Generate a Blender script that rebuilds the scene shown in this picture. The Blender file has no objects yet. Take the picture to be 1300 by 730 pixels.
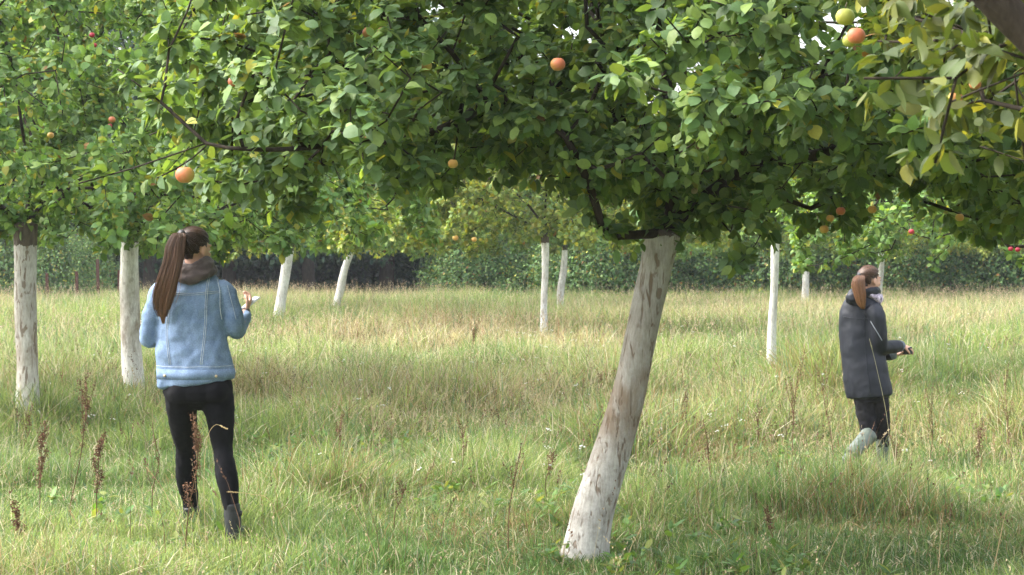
import bpy, bmesh, math, random
import numpy as np
from mathutils import Vector, Matrix
from mathutils.bvhtree import BVHTree

R = math.radians
S = bpy.context.scene
COL = S.collection

# ------------------------------------------------------------------ camera, world, sun
FPX = 2600.0
CAMZ = 1.57
cam_d = bpy.data.cameras.new("camera")
cam_d.sensor_width = 36.0
cam_d.lens = 36.0 * FPX / 1300.0
cam_d.clip_start = 0.1
cam_d.clip_end = 2000.0
cam_d.dof.use_dof = True
cam_d.dof.focus_distance = 10.8
cam_d.dof.aperture_fstop = 13.0
cam = bpy.data.objects.new("camera", cam_d)
COL.objects.link(cam)
cam.location = (0, 0, CAMZ)
cam.rotation_euler = (R(90) - math.atan(47.0 / FPX), 0, 0)
S.camera = cam

SUN_EL = 50.0
SUN_AZ = math.atan2(-0.97, 0.12)         # direction to the sun, measured from +Y towards +X
world = bpy.data.worlds.new("World")
S.world = world
world.use_nodes = True
wn = world.node_tree.nodes
wl = world.node_tree.links
wn.clear()
sky = wn.new("ShaderNodeTexSky")
sky.sky_type = 'NISHITA'
sky.sun_disc = False
sky.sun_elevation = R(SUN_EL)
sky.sun_rotation = SUN_AZ
sky.air_density = 1.0
sky.dust_density = 5.0
sky.ozone_density = 1.0
bgn = wn.new("ShaderNodeBackground")
bgn.inputs[1].default_value = 0.15
wo = wn.new("ShaderNodeOutputWorld")
veil = wn.new("ShaderNodeHueSaturation")      # thin high cloud: a paler, less blue sky
veil.inputs['Saturation'].default_value = 0.35
veil.inputs['Value'].default_value = 1.1
wl.new(sky.outputs[0], veil.inputs['Color'])
wl.new(veil.outputs[0], bgn.inputs[0])
wl.new(bgn.outputs[0], wo.inputs[0])

sun_d = bpy.data.lights.new("sun", 'SUN')
sun_d.energy = 0.68
sun_d.angle = R(40.0)
sun_d.color = (1.0, 0.93, 0.82)
sun = bpy.data.objects.new("sun", sun_d)
COL.objects.link(sun)
sdir = Vector((math.sin(SUN_AZ) * math.cos(R(SUN_EL)), math.cos(SUN_AZ) * math.cos(R(SUN_EL)), math.sin(R(SUN_EL))))
sun.rotation_euler = sdir.to_track_quat('Z', 'Y').to_euler()

S.view_settings.view_transform = 'Standard'
S.view_settings.look = 'None'
S.view_settings.gamma = 1.0
S.view_settings.exposure = 2.18
S.render.engine = 'CYCLES'
S.cycles.max_bounces = 7
S.cycles.diffuse_bounces = 4
S.cycles.glossy_bounces = 2
S.cycles.transmission_bounces = 4
S.cycles.transparent_max_bounces = 6
S.cycles.volume_bounces = 0
S.cycles.use_denoising = True
S.cycles.sample_clamp_indirect = 4.0


# ------------------------------------------------------------------ helpers
def W(px, py, y):
    """a point seen at photo pixel (px, py) standing at distance y"""
    return np.array([(px - 650.0) * y / FPX, y, CAMZ - (py - 318.0) * y / FPX])


def ground_z(x, y):
    x = np.asarray(x, float); y = np.asarray(y, float)
    z = 0.035 * np.sin(x * 0.7 + 1.3) * np.sin(y * 0.45 + 0.4) + 0.02 * np.sin(x * 1.9 + y * 1.1)
    z = z - 0.22 * np.exp(-((x - 2.9) ** 2 / (2 * 2.4 ** 2) + (y - 16.6) ** 2 / (2 * 2.8 ** 2)))
    # flat under the nearest tree and the nearest walker
    for (a, b) in ((0.36, 10.4), (-1.7, 11.1)):
        k = np.exp(-((x - a) ** 2 + (y - b) ** 2) / (2 * 1.2 ** 2))
        z = z * (1 - k)
    return z


class Noise3:
    def __init__(s, seed, freq, octaves=3):
        r = np.random.RandomState(seed)
        s.w = []
        for o in range(octaves):
            for k in range(6):
                d = r.normal(size=3); d /= np.linalg.norm(d)
                s.w.append((d * freq * (1.9 ** o) * r.uniform(.7, 1.3), r.uniform(0, 6.28), 0.55 ** o))

    def __call__(s, p):
        p = np.asarray(p, float)
        out = 0
        tot = 0
        for d, ph, a in s.w:
            out = out + a * np.sin(p @ d + ph)
            tot += a * a * .5
        return out / math.sqrt(tot)      # roughly unit variance


def mesh_np(name, verts, tris=None, quads=None, col=None, smooth=True):
    me = bpy.data.meshes.new(name)
    verts = np.ascontiguousarray(verts, dtype=np.float32)
    nt = 0 if tris is None else len(tris)
    nq = 0 if quads is None else len(quads)
    me.vertices.add(len(verts))
    me.vertices.foreach_set("co", verts.ravel())
    li = []
    if nt: li.append(np.asarray(tris, np.int32).ravel())
    if nq: li.append(np.asarray(quads, np.int32).ravel())
    li = np.concatenate(li)
    me.loops.add(len(li))
    me.loops.foreach_set("vertex_index", li)
    me.polygons.add(nt + nq)
    st = np.concatenate([np.arange(nt) * 3, nt * 3 + np.arange(nq) * 4]).astype(np.int32)
    me.polygons.foreach_set("loop_start", st)
    me.polygons.foreach_set("use_smooth", np.full(nt + nq, smooth, dtype=bool))
    me.update(calc_edges=True)
    if col is not None:
        a = me.attributes.new("tint", 'FLOAT_COLOR', 'POINT')
        c = np.ones((len(verts), 4), np.float32)
        c[:, :col.shape[1]] = col
        a.data.foreach_set("color", c.ravel())
    return me


def link(name, me, mat=None, parent=None, loc=None):
    o = bpy.data.objects.new(name, me)
    COL.objects.link(o)
    if mat is not None:
        me.materials.append(mat)
    if parent is not None:
        o.parent = parent
    if loc is not None:
        o.location = loc
    return o


def empty(name, loc):
    o = bpy.data.objects.new(name, None)
    o.empty_display_size = 0.2
    COL.objects.link(o)
    o.location = loc
    return o


def tag(o, label=None, cat=None, group=None, kind=None):
    if label: o['label'] = label
    if cat: o['category'] = cat
    if group: o['group'] = group
    if kind: o['kind'] = kind
    return o


class MB:
    def __init__(s):
        s.v = []; s.t = []; s.q = []; s.c = []; s.n = 0

    def add(s, v, t=None, q=None, c=None):
        v = np.asarray(v, float)
        s.v.append(v)
        if t is not None and len(t): s.t.append(np.asarray(t, int) + s.n)
        if q is not None and len(q): s.q.append(np.asarray(q, int) + s.n)
        if c is not None:
            c = np.asarray(c, float)
            s.c.append(np.broadcast_to(c, (len(v), 3)) if c.ndim == 1 else c)
        s.n += len(v)

    def mesh(s, name, origin=(0, 0, 0), smooth=True):
        v = np.concatenate(s.v) - np.asarray(origin)
        t = np.concatenate(s.t) if s.t else None
        q = np.concatenate(s.q) if s.q else None
        c = np.concatenate(s.c) if s.c else None
        return mesh_np(name, v, t, q, c, smooth)

    def tube(s, pts, rad, sides=6, cap=True, c=None, side=None, ratio=None, jitter=None):
        """swept round (or oval: ratio = second radius / first) tube with closed ends"""
        pts = np.asarray(pts, float)
        n = len(pts)
        rad = np.broadcast_to(np.asarray(rad, float), (n,))
        tan = np.gradient(pts, axis=0)
        tan /= np.linalg.norm(tan, axis=1)[:, None] + 1e-9
        ref = np.array(side, float) if side is not None else (np.array([0.31, 0.12, 0.94]) if abs(tan[0][2]) < .8 else np.array([0.95, 0.2, 0.1]))
        us = []
        for i in range(n):
            u = ref - tan[i] * (ref @ tan[i])
            u /= np.linalg.norm(u) + 1e-9
            us.append(u)
            if side is None: ref = u
        us = np.array(us)
        vs = np.cross(tan, us)
        ang = np.arange(sides) * 2 * math.pi / sides
        rb = rad if ratio is None else rad * np.broadcast_to(np.asarray(ratio, float), (n,))
        ring = pts[:, None, :] + us[:, None, :] * (np.cos(ang)[None, :, None] * rad[:, None, None]) + vs[:, None, :] * (np.sin(ang)[None, :, None] * rb[:, None, None])
        v = ring.reshape(-1, 3)
        i = np.arange(n - 1)[:, None] * sides
        j = np.arange(sides)[None, :]
        k = (j + 1) % sides
        q = np.stack([i + j, i + k, i + sides + k, i + sides + j], -1).reshape(-1, 4)
        t = []
        if cap:
            v = np.concatenate([v, [pts[0] - tan[0] * rad[0] * .35], [pts[-1] + tan[-1] * rad[-1] * .35]])
            a, b = n * sides, n * sides + 1
            for m in range(sides):
                t.append((a, (m + 1) % sides, m))
                t.append((b, (n - 1) * sides + m, (n - 1) * sides + (m + 1) % sides))
        if c is not None and np.asarray(c).ndim == 2:
            cc = np.repeat(np.asarray(c, float), sides, axis=0)
            if cap: cc = np.concatenate([cc, [c[0]], [c[-1]]])
            c = cc
        s.add(v, t, q, c)

    def ellipsoid(s, c0, axes, rot=None, nu=20, nv=14, c=None):
        th = np.linspace(0, math.pi, nv)[1:-1]
        ph = np.arange(nu) * 2 * math.pi / nu
        v = [[0, 0, 1]] + [[math.sin(a) * math.cos(b), math.sin(a) * math.sin(b), math.cos(a)] for a in th for b in ph] + [[0, 0, -1]]
        v = np.array(v) * np.asarray(axes)
        if rot is not None: v = v @ np.asarray(rot).T
        v = v + np.asarray(c0)
        m = len(th)
        q = []; t = []
        for k in range(nu):
            k2 = (k + 1) % nu
            t.append((0, 1 + k, 1 + k2))
            t.append((1 + m * nu, 1 + (m - 1) * nu + k2, 1 + (m - 1) * nu + k))
            for i in range(m - 1):
                q.append((1 + i * nu + k, 1 + (i + 1) * nu + k, 1 + (i + 1) * nu + k2, 1 + i * nu + k2))
        s.add(v, t, q, c)

    def box(s, c0, half, rot=None, c=None):
        v = np.array([[x, y, z] for x in (-1, 1) for y in (-1, 1) for z in (-1, 1)], float) * np.asarray(half)
        if rot is not None: v = v @ np.asarray(rot).T
        q = [(0, 1, 3, 2), (4, 6, 7, 5), (0, 4, 5, 1), (2, 3, 7, 6), (0, 2, 6, 4), (1, 5, 7, 3)]
        s.add(v + np.asarray(c0), None, q, c)


def catmull(P, n):
    P = np.asarray(P, float)
    Q = np.concatenate([[2 * P[0] - P[1]], P, [2 * P[-1] - P[-2]]])
    out = []
    m = len(P) - 1
    for u in np.linspace(0, m, n):
        i = min(int(u), m - 1)
        t = u - i
        a, b, c, d = Q[i], Q[i + 1], Q[i + 2], Q[i + 3]
        out.append(0.5 * ((2 * b) + (-a + c) * t + (2 * a - 5 * b + 4 * c - d) * t * t + (-a + 3 * b - 3 * c + d) * t ** 3))
    return np.array(out)


# ------------------------------------------------------------------ materials
def new_mat(name):
    m = bpy.data.materials.new(name)
    m.use_nodes = True
    nt = m.node_tree
    nt.nodes.clear()
    out = nt.nodes.new("ShaderNodeOutputMaterial")
    return m, nt.nodes, nt.links, out


def noise_node(N, L, vec, scale, detail=4, rough=.6, dist=0.0):
    n = N.new("ShaderNodeTexNoise")
    n.inputs['Scale'].default_value = scale
    n.inputs['Detail'].default_value = detail
    n.inputs['Roughness'].default_value = rough
    n.inputs['Distortion'].default_value = dist
    if vec is not None: L.new(vec, n.inputs['Vector'])
    return n.outputs['Fac']


def ramp(N, L, fac, stops):
    r = N.new("ShaderNodeValToRGB")
    el = r.color_ramp.elements
    while len(el) > 1: el.remove(el[-1])
    el[0].position = stops[0][0]; el[0].color = (*stops[0][1], 1)
    for p, c in stops[1:]:
        e = el.new(p); e.color = (*c, 1)
    L.new(fac, r.inputs[0])
    return r.outputs[0]


def mixc(N, L, fac, a, b, mode='MIX'):
    m = N.new("ShaderNodeMix")
    m.data_type = 'RGBA'; m.blend_type = mode
    for s_, v in ((m.inputs[0], fac), (m.inputs[6], a), (m.inputs[7], b)):
        if hasattr(v, 'is_linked') or hasattr(v, 'links'):
            L.new(v, s_)
        elif isinstance(v, (int, float)):
            s_.default_value = v
        else:
            s_.default_value = (*v, 1)
    return m.outputs[2]


def leaf_material(name, trans=0.3, rough=0.42, under=(0.16, 0.2, 0.12), spec=0.5):
    m, N, L, out = new_mat(name)
    at = N.new("ShaderNodeAttribute"); at.attribute_name = "tint"
    geo = N.new("ShaderNodeNewGeometry")
    tc = N.new("ShaderNodeTexCoord")
    nz = noise_node(N, L, tc.outputs['Object'], 55, 2)
    v = N.new("ShaderNodeHueSaturation")
    L.new(at.outputs['Color'], v.inputs['Color'])
    mr = N.new("ShaderNodeMapRange"); mr.inputs[3].default_value = .75; mr.inputs[4].default_value = 1.25
    L.new(nz, mr.inputs[0]); L.new(mr.outputs[0], v.inputs['Value'])
    bf = N.new("ShaderNodeMath"); bf.operation = 'MULTIPLY'; bf.inputs[1].default_value = 0.5
    L.new(geo.outputs['Backfacing'], bf.inputs[0])
    c = mixc(N, L, bf.outputs[0], v.outputs[0], under)
    p = N.new("ShaderNodeBsdfPrincipled")
    L.new(c, p.inputs['Base Color'])
    p.inputs['Roughness'].default_value = rough
    p.inputs['Specular IOR Level'].default_value = spec
    t = N.new("ShaderNodeBsdfTranslucent")
    tcx = mixc(N, L, 1.0, v.outputs[0], (1.5, 1.35, 0.5), 'MULTIPLY')
    L.new(tcx, t.inputs['Color'])
    mx = N.new("ShaderNodeMixShader"); mx.inputs[0].default_value = trans
    L.new(p.outputs[0], mx.inputs[1]); L.new(t.outputs[0], mx.inputs[2])
    L.new(mx.outputs[0], out.inputs[0])
    return m


def bark_material(name, dark=(0.045, 0.035, 0.026), light=(0.16, 0.13, 0.10), paint=None, stain=0.5, green=0.0, chip=0.6, grey=.5):
    """paint: height (object z) where the lime wash ends"""
    m, N, L, out = new_mat(name)
    tc = N.new("ShaderNodeTexCoord")
    mp = N.new("ShaderNodeMapping"); mp.inputs['Scale'].default_value = (1, 1, 0.22)
    L.new(tc.outputs['Object'], mp.inputs[0])
    n1 = noise_node(N, L, mp.outputs[0], 26, 6, .7)
    n2 = noise_node(N, L, tc.outputs['Object'], 6, 7, .72)
    bark = ramp(N, L, n1, [(0.3, dark), (0.7, light)])
    if green > 0:
        bark = mixc(N, L, green, bark, (0.10, 0.12, 0.05))
    p = N.new("ShaderNodeBsdfPrincipled")
    p.inputs['Roughness'].default_value = 0.9
    p.inputs['Specular IOR Level'].default_value = 0.15
    bump = N.new("ShaderNodeBump"); bump.inputs['Strength'].default_value = .7; bump.inputs['Distance'].default_value = 0.012
    L.new(n1, bump.inputs['Height'])
    L.new(bump.outputs[0], p.inputs['Normal'])
    if paint is None:
        L.new(bark, p.inputs['Base Color'])
    else:
        # lime wash: off white, stained, split by cracks and knocked-off patches
        wash = ramp(N, L, n2, [(0.3, (0.46, 0.43, 0.38)), (0.62, (0.74, 0.72, 0.67))] if .3 < grey < .7 else [(0.34, (0.28, 0.26, 0.23)), (0.60, (0.56, 0.545, 0.505))] if grey >= .7 else [(0.3, (0.66, 0.64, 0.60)), (0.6, (0.86, 0.85, 0.82))])
        sep = N.new("ShaderNodeSeparateXYZ"); L.new(tc.outputs['Object'], sep.inputs[0])
        mp2 = N.new("ShaderNodeMapping"); mp2.inputs['Scale'].default_value = (1, 1, 0.45)
        L.new(tc.outputs['Object'], mp2.inputs[0])
        n3 = noise_node(N, L, mp2.outputs[0], 7, 5, .65, .4)
        band = N.new("ShaderNodeMapRange"); band.inputs[1].default_value = 0.0; band.inputs[2].default_value = 1.0
        # the wash colour turns greyer higher up
        gr = N.new("ShaderNodeMapRange"); gr.inputs[1].default_value = .55; gr.inputs[2].default_value = 1.25; gr.inputs[4].default_value = grey
        L.new(sep.outputs[2], gr.inputs[0])
        wash = mixc(N, L, gr.outputs[0], wash, (0.36, 0.34, 0.31))
        n6 = noise_node(N, L, mp.outputs[0], 60, 4, .7)
        fl = ramp(N, L, n6, [(0.35, (.78, .77, .75)), (0.6, (1.08, 1.08, 1.08))])
        wash = mixc(N, L, 1.0, wash, fl, 'MULTIPLY')
        # brown dirt, strongest halfway up
        zb = N.new("ShaderNodeMath"); zb.operation = 'SUBTRACT'; L.new(sep.outputs[2], zb.inputs[0]); zb.inputs[1].default_value = 0.78
        za = N.new("ShaderNodeMath"); za.operation = 'ABSOLUTE'; L.new(zb.outputs[0], za.inputs[0])
        zr = N.new("ShaderNodeMapRange"); zr.inputs[1].default_value = 0.05; zr.inputs[2].default_value = 0.55; zr.inputs[3].default_value = stain; zr.inputs[4].default_value = 0.0
        L.new(za.outputs[0], zr.inputs[0])
        st = N.new("ShaderNodeMapRange"); st.inputs[1].default_value = 0.36; st.inputs[2].default_value = 0.58
        L.new(n3, st.inputs[0])
        sm = N.new("ShaderNodeMath"); sm.operation = 'MULTIPLY'; L.new(zr.outputs[0], sm.inputs[0]); L.new(st.outputs[0], sm.inputs[1])
        wash = mixc(N, L, sm.outputs[0], wash, (0.26, 0.20, 0.145))
        # cracks
        mp3 = N.new("ShaderNodeMapping"); mp3.inputs['Scale'].default_value = (1, 1, 0.16)
        L.new(tc.outputs['Object'], mp3.inputs[0])
        n4 = noise_node(N, L, mp3.outputs[0], 38, 4, .55, .8)
        cr = N.new("ShaderNodeMapRange"); cr.inputs[1].default_value = .585; cr.inputs[2].default_value = .66
        L.new(n4, cr.inputs[0])
        mp5 = N.new("ShaderNodeMapping"); mp5.inputs['Scale'].default_value = (1, 1, 0.4)
        mp5.inputs['Location'].default_value = (3, 1, 2)
        L.new(tc.outputs['Object'], mp5.inputs[0])
        n5 = noise_node(N, L, mp5.outputs[0], 17, 3, .5, .3)
        ch = N.new("ShaderNodeMapRange"); ch.inputs[1].default_value = .625; ch.inputs[2].default_value = .65; ch.inputs[4].default_value = 0.85
        L.new(n5, ch.inputs[0])
        cm = N.new("ShaderNodeMath"); cm.operation = 'MAXIMUM'; L.new(cr.outputs[0], cm.inputs[0]); L.new(ch.outputs[0], cm.inputs[1])
        cf = N.new("ShaderNodeMath"); cf.operation = 'MULTIPLY'; cf.inputs[1].default_value = chip; L.new(cm.outputs[0], cf.inputs[0])
        wash = mixc(N, L, cf.outputs[0], wash, (0.17, 0.12, 0.08))
        # upper edge of the wash
        ed = N.new("ShaderNodeMath"); ed.operation = 'MULTIPLY_ADD'; L.new(n1, ed.inputs[0]); ed.inputs[1].default_value = 0.10
        L.new(sep.outputs[2], ed.inputs[2])
        gt = N.new("ShaderNodeMath"); gt.operation = 'GREATER_THAN'; L.new(ed.outputs[0], gt.inputs[0]); gt.inputs[1].default_value = paint + 0.05
        cb = N.new('ShaderNodeBump'); cb.inputs['Distance'].default_value = .006; cb.inputs['Strength'].default_value = .8; cb.invert = True
        L.new(cf.outputs[0], cb.inputs['Height']); L.new(bump.outputs[0], cb.inputs['Normal']); L.new(cb.outputs[0], p.inputs['Normal'])
        c = mixc(N, L, gt.outputs[0], wash, bark)
        L.new(c, p.inputs['Base Color'])
    L.new(p.outputs[0], out.inputs[0])
    return m


def plain(name, color, rough=0.7, spec=0.3, noise=None, bump=None, sheen=0.0):
    """noise: (scale, amount); bump: (scale, distance)"""
    m, N, L, out = new_mat(name)
    p = N.new("ShaderNodeBsdfPrincipled")
    p.inputs['Base Color'].default_value = (*color, 1)
    p.inputs['Roughness'].default_value = rough
    p.inputs['Specular IOR Level'].default_value = spec
    p.inputs['Sheen Weight'].default_value = sheen
    tc = N.new("ShaderNodeTexCoord")
    if noise:
        n = noise_node(N, L, tc.outputs['Object'], noise[0], 4)
        a = noise[1]
        c = ramp(N, L, n, [(0.3, tuple(x * (1 - a) for x in color)), (0.7, tuple(min(1, x * (1 + a)) for x in color))])
        L.new(c, p.inputs['Base Color'])
    if bump:
        n = noise_node(N, L, tc.outputs['Object'], bump[0], 4)
        b = N.new("ShaderNodeBump"); b.inputs['Distance'].default_value = bump[1]; b.inputs['Strength'].default_value = .8
        L.new(n, b.inputs['Height']); L.new(b.outputs[0], p.inputs['Normal'])
    L.new(p.outputs[0], out.inputs[0])
    return m


def attr_mat(name, rough=0.8, spec=0.2, trans=0.0):
    m, N, L, out = new_mat(name)
    at = N.new("ShaderNodeAttribute"); at.attribute_name = "tint"
    p = N.new("ShaderNodeBsdfPrincipled")
    L.new(at.outputs['Color'], p.inputs['Base Color'])
    p.inputs['Roughness'].default_value = rough
    p.inputs['Specular IOR Level'].default_value = spec
    if trans:
        t = N.new("ShaderNodeBsdfTranslucent"); L.new(at.outputs['Color'], t.inputs['Color'])
        mx = N.new("ShaderNodeMixShader"); mx.inputs[0].default_value = trans
        L.new(p.outputs[0], mx.inputs[1]); L.new(t.outputs[0], mx.inputs[2]); L.new(mx.outputs[0], out.inputs[0])
    else:
        L.new(p.outputs[0], out.inputs[0])
    return m


M_LEAF = leaf_material("apple_leaf", 0.38, 0.52, (0.16, 0.22, 0.10), 0.30)
M_LEAF_FAR = leaf_material("wood_leaf", 0.25, 0.6, (0.10, 0.14, 0.07), 0.3)
M_GRASS = attr_mat("grass_blades", 0.65, 0.2, 0.42)
M_STRAW = attr_mat("dry_straw", 0.8, 0.15, 0.15)
M_BARK = bark_material("orchard_bark", (0.016, 0.013, 0.010), (0.058, 0.046, 0.034))
M_BARK_DARK = bark_material("wood_bark", (0.03, 0.025, 0.02), (0.09, 0.07, 0.055))
M_APPLE = attr_mat("apple_skin", 0.5, 0.35)
M_DOCK = attr_mat("dock_brown", 0.9, 0.1)


# ------------------------------------------------------------------ ground
def build_ground():
    xs = np.concatenate([np.linspace(-260, -22, 18)[:-1], np.linspace(-22, 22, 150), np.linspace(22, 260, 18)[1:]])
    ys = np.concatenate([np.linspace(-60, 0, 8)[:-1], np.linspace(0, 64, 220), np.linspace(64, 420, 20)[1:]])
    X, Y = np.meshgrid(xs, ys)
    Z = ground_z(X, Y)
    Z = Z + 0.0035 * np.clip(Y - 100, 0, None)
    v = np.stack([X, Y, Z], -1).reshape(-1, 3)
    nx, ny = len(xs), len(ys)
    i = np.arange(ny - 1)[:, None] * nx + np.arange(nx - 1)[None, :]
    q = np.stack([i, i + 1, i + nx + 1, i + nx], -1).reshape(-1, 4)
    me = mesh_np("ground", v, None, q)
    m, N, L, out = new_mat("meadow_soil")
    tc = N.new("ShaderNodeTexCoord")
    n1 = noise_node(N, L, tc.outputs['Object'], 0.35, 5)
    n2 = noise_node(N, L, tc.outputs['Object'], 9, 6, .7)
    c1 = ramp(N, L, n1, [(0.3, (0.075, 0.115, 0.03)), (0.7, (0.13, 0.135, 0.05))])
    c2 = ramp(N, L, n2, [(0.35, (0.05, 0.05, 0.022)), (0.65, (0.16, 0.16, 0.07))])
    c = mixc(N, L, 0.5, c1, c2)
    p = N.new("ShaderNodeBsdfPrincipled"); p.inputs['Roughness'].default_value = 1
    p.inputs['Specular IOR Level'].default_value = 0.05
    L.new(c, p.inputs['Base Color'])
    b = N.new("ShaderNodeBump"); b.inputs['Distance'].default_value = 0.04; L.new(n2, b.inputs['Height']); L.new(b.outputs[0], p.inputs['Normal'])
    L.new(p.outputs[0], out.inputs[0])
    tag(link("ground", me, m), kind="structure")


build_ground()


# ------------------------------------------------------------------ grass
def blades(rs, x, y, h, w, col, bend, segs=3):
    n = len(x)
    z = ground_z(x, y) - 0.01
    root = np.stack([x, y, z], -1)
    a = rs.uniform(0, 2 * math.pi, n)
    f = rs.uniform(0, 2 * math.pi, n)
    lean = np.stack([np.cos(a), np.sin(a), np.zeros(n)], -1)
    side = np.stack([np.cos(f), np.sin(f), np.zeros(n)], -1)
    ts = [0, .4, .75] if segs == 3 else [0, .55]
    ws = [1, .8, .5] if segs == 3 else [1, .7]
    vs = []
    for t, k in zip(ts, ws):
        c = root + lean * (bend * h * t * t)[:, None] + np.array([0, 0, 1.0]) * (h * (t - .35 * bend * t * t))[:, None]
        vs.append(c - side * (w * k * .5)[:, None]); vs.append(c + side * (w * k * .5)[:, None])
    c = root + lean * (bend * h)[:, None] + np.array([0, 0, 1.0]) * (h * (1 - .35 * bend))[:, None]
    vs.append(c)
    k = len(vs)
    v = np.stack(vs, 1).reshape(-1, 3)
    base = np.arange(n)[:, None] * k
    if segs == 3:
        tt = np.array([[0, 1, 3], [0, 3, 2], [2, 3, 5], [2, 5, 4], [4, 5, 6]])
    else:
        tt = np.array([[0, 1, 3], [0, 3, 2], [2, 3, 4]])
    t = (base[:, None, :] + tt[None]).reshape(-1, 3)
    cc = np.repeat(col, k, axis=0)
    return v, t, cc


nz_patch = Noise3(11, 0.55, 3)
nz_patch2 = Noise3(12, 1.6, 2)
nz_tuss = Noise3(13, 3.2, 2)
nz_dry = Noise3(14, 0.35, 3)
GREEN = np.array([0.135, 0.235, 0.062]); LIME = np.array([0.29, 0.36, 0.10]); STRAW = np.array([0.47, 0.39, 0.20])
DEEP = np.array([0.06, 0.125, 0.03]); RUST = np.array([0.30, 0.19, 0.09])


def wedge(rs, n, y0, y1, margin):
    """points spread evenly over the strip of meadow that can be seen"""
    k = 0.262
    a = lambda y: k * y * y / 2 + margin * y
    u = rs.uniform(a(y0), a(y1), n)
    y = (-margin + np.sqrt(margin * margin + 2 * k * u)) / k
    x = rs.uniform(-1, 1, n) * (k * y + margin)
    return x, y


RUSTY = [(4.1, 14.4, .6, .7), (2.2, 12.2, .5, .6), (-1.2, 13.2, .4, .6), (5.4, 19.5, .8, 1.2), (-.2, 11.4, .35, .5), (3.0, 22.5, 1.2, 1.2), (-6, 21, .8, 1.5), (-.6, 36, 2.2, 2.5), (1.6, 17, .6, .9)]
BARE = [(0.37, 10.4, .10), (-4.21, 17.8, .12), (-4.03, 21.8, .12), (3.25, 25.7, .08)]


def grass_layer(name, seed, n, y0, y1, margin, hmul, wmm, segs, label):
    rs = np.random.RandomState(seed)
    x, y = wedge(rs, n, y0, y1, margin)
    # denser grass left standing round each trunk, where nobody mows
    ex = []
    for q in BARE:
        if y0 < q[1] < y1:
            a_ = rs.uniform(0, 6.28, 900); r_ = q[2] + rs.uniform(.0, .35, 900) ** 1.3
            ex.append(np.stack([q[0] + np.cos(a_) * r_, q[1] + np.sin(a_) * r_]))
    if ex:
        ex = np.concatenate(ex, 1); x = np.concatenate([x, ex[0]]); y = np.concatenate([y, ex[1]]); n = len(x)
    # crowd the blades into tufts
    cx = np.round(x / .11) * .11 + rs.normal(0, .012, n); cy = np.round(y / .11) * .11 + rs.normal(0, .012, n)
    pull = rs.uniform(0, .75, n)
    x = x + (cx - x) * pull * .8 + rs.normal(0, .012, n); y = y + (cy - y) * pull * .8 + rs.normal(0, .012, n)
    P = np.stack([x, y, np.zeros(n)], -1)
    a = nz_patch(P); b = nz_patch2(P); c = nz_tuss(P); d = nz_dry(P)
    far = np.clip((y - 12) / 38, 0, 1)
    h = (0.13 + 0.05 * np.clip(b, -1, 2) + 0.12 * np.clip(c - .2, -.5, 2) + 0.20 * far) * rs.uniform(.5, 1.35, n) * hmul
    # shorter turf, deeper green and less straw, near the foot of the leaning tree
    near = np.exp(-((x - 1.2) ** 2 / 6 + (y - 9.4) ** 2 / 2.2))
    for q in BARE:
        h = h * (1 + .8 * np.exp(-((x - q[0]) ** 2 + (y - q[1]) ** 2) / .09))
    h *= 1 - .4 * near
    for q in ((-1.62, 10.6, .6), (2.75, 15.7, 1.2), (.42, 9.95, .35)):
        h *= 1 - .80 * np.exp(-((x - q[0]) ** 2 + (y - q[1]) ** 2) / (2 * q[2] ** 2))
    h = np.clip(h, .07 * rs.uniform(.6, 1.3, n), .62)
    w = wmm * .001 * rs.uniform(.6, 1.4, n)
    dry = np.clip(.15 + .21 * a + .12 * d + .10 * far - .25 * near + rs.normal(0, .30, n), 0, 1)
    lime = np.clip(.5 + .3 * b + .15 * far + rs.normal(0, .3, n), 0, 1)[:, None]
    col = GREEN * (1 - lime) + LIME * lime
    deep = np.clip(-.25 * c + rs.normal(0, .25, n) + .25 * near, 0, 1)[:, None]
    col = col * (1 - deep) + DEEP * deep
    dd = np.clip((dry - .35) * 2.2, 0, 1)[:, None]
    col = col * (1 - dd) + STRAW * dd
    patch = sum(np.exp(-((x - q[0]) ** 2 / (2 * q[2] ** 2) + (y - q[1]) ** 2 / (2 * q[3] ** 2))) for q in RUSTY)
    ru = ((rs.uniform(size=n) < .03 + .07 * np.clip(a, 0, 1) + .28 * patch))[:, None]
    h = h * (1 + .5 * patch * (y > 12))
    col = np.where(ru, RUST * .9 + col * .1, col)
    pale = (rs.uniform(size=n) < .13 + .06 * np.clip(d, -1, 1))[:, None]
    col = np.where(pale, np.array([.56, .50, .34]), col)
    blue = (rs.uniform(size=n) < .10)[:, None]
    col = np.where(blue, np.array([.16, .25, .13]), col)
    col = col * rs.uniform(.62, 1.45, (n, 1))
    bend = rs.uniform(.1, 1.9, n) * (1 - .45 * np.clip(c, 0, 1))
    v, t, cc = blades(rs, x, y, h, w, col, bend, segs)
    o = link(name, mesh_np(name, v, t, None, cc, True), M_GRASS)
    tag(o, label, "grass", kind="stuff")


GD = 1.0
grass_layer("meadow_grass", 1, int(210000 * GD), 5.5, 15, 1.0, 1.12, 6.5, 3, "green and straw mixed short grass around the leaning trunk")
grass_layer("meadow_grass", 2, int(230000 * GD), 15, 29, 1.2, 1.2, 10.0, 3, "lighter green meadow grass in the middle of the orchard")
grass_layer("meadow_grass", 3, int(300000 * GD), 29, 62, 2.0, 1.25, 17.0, 2, "tall pale meadow grass in front of the hedge and wood")


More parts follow.
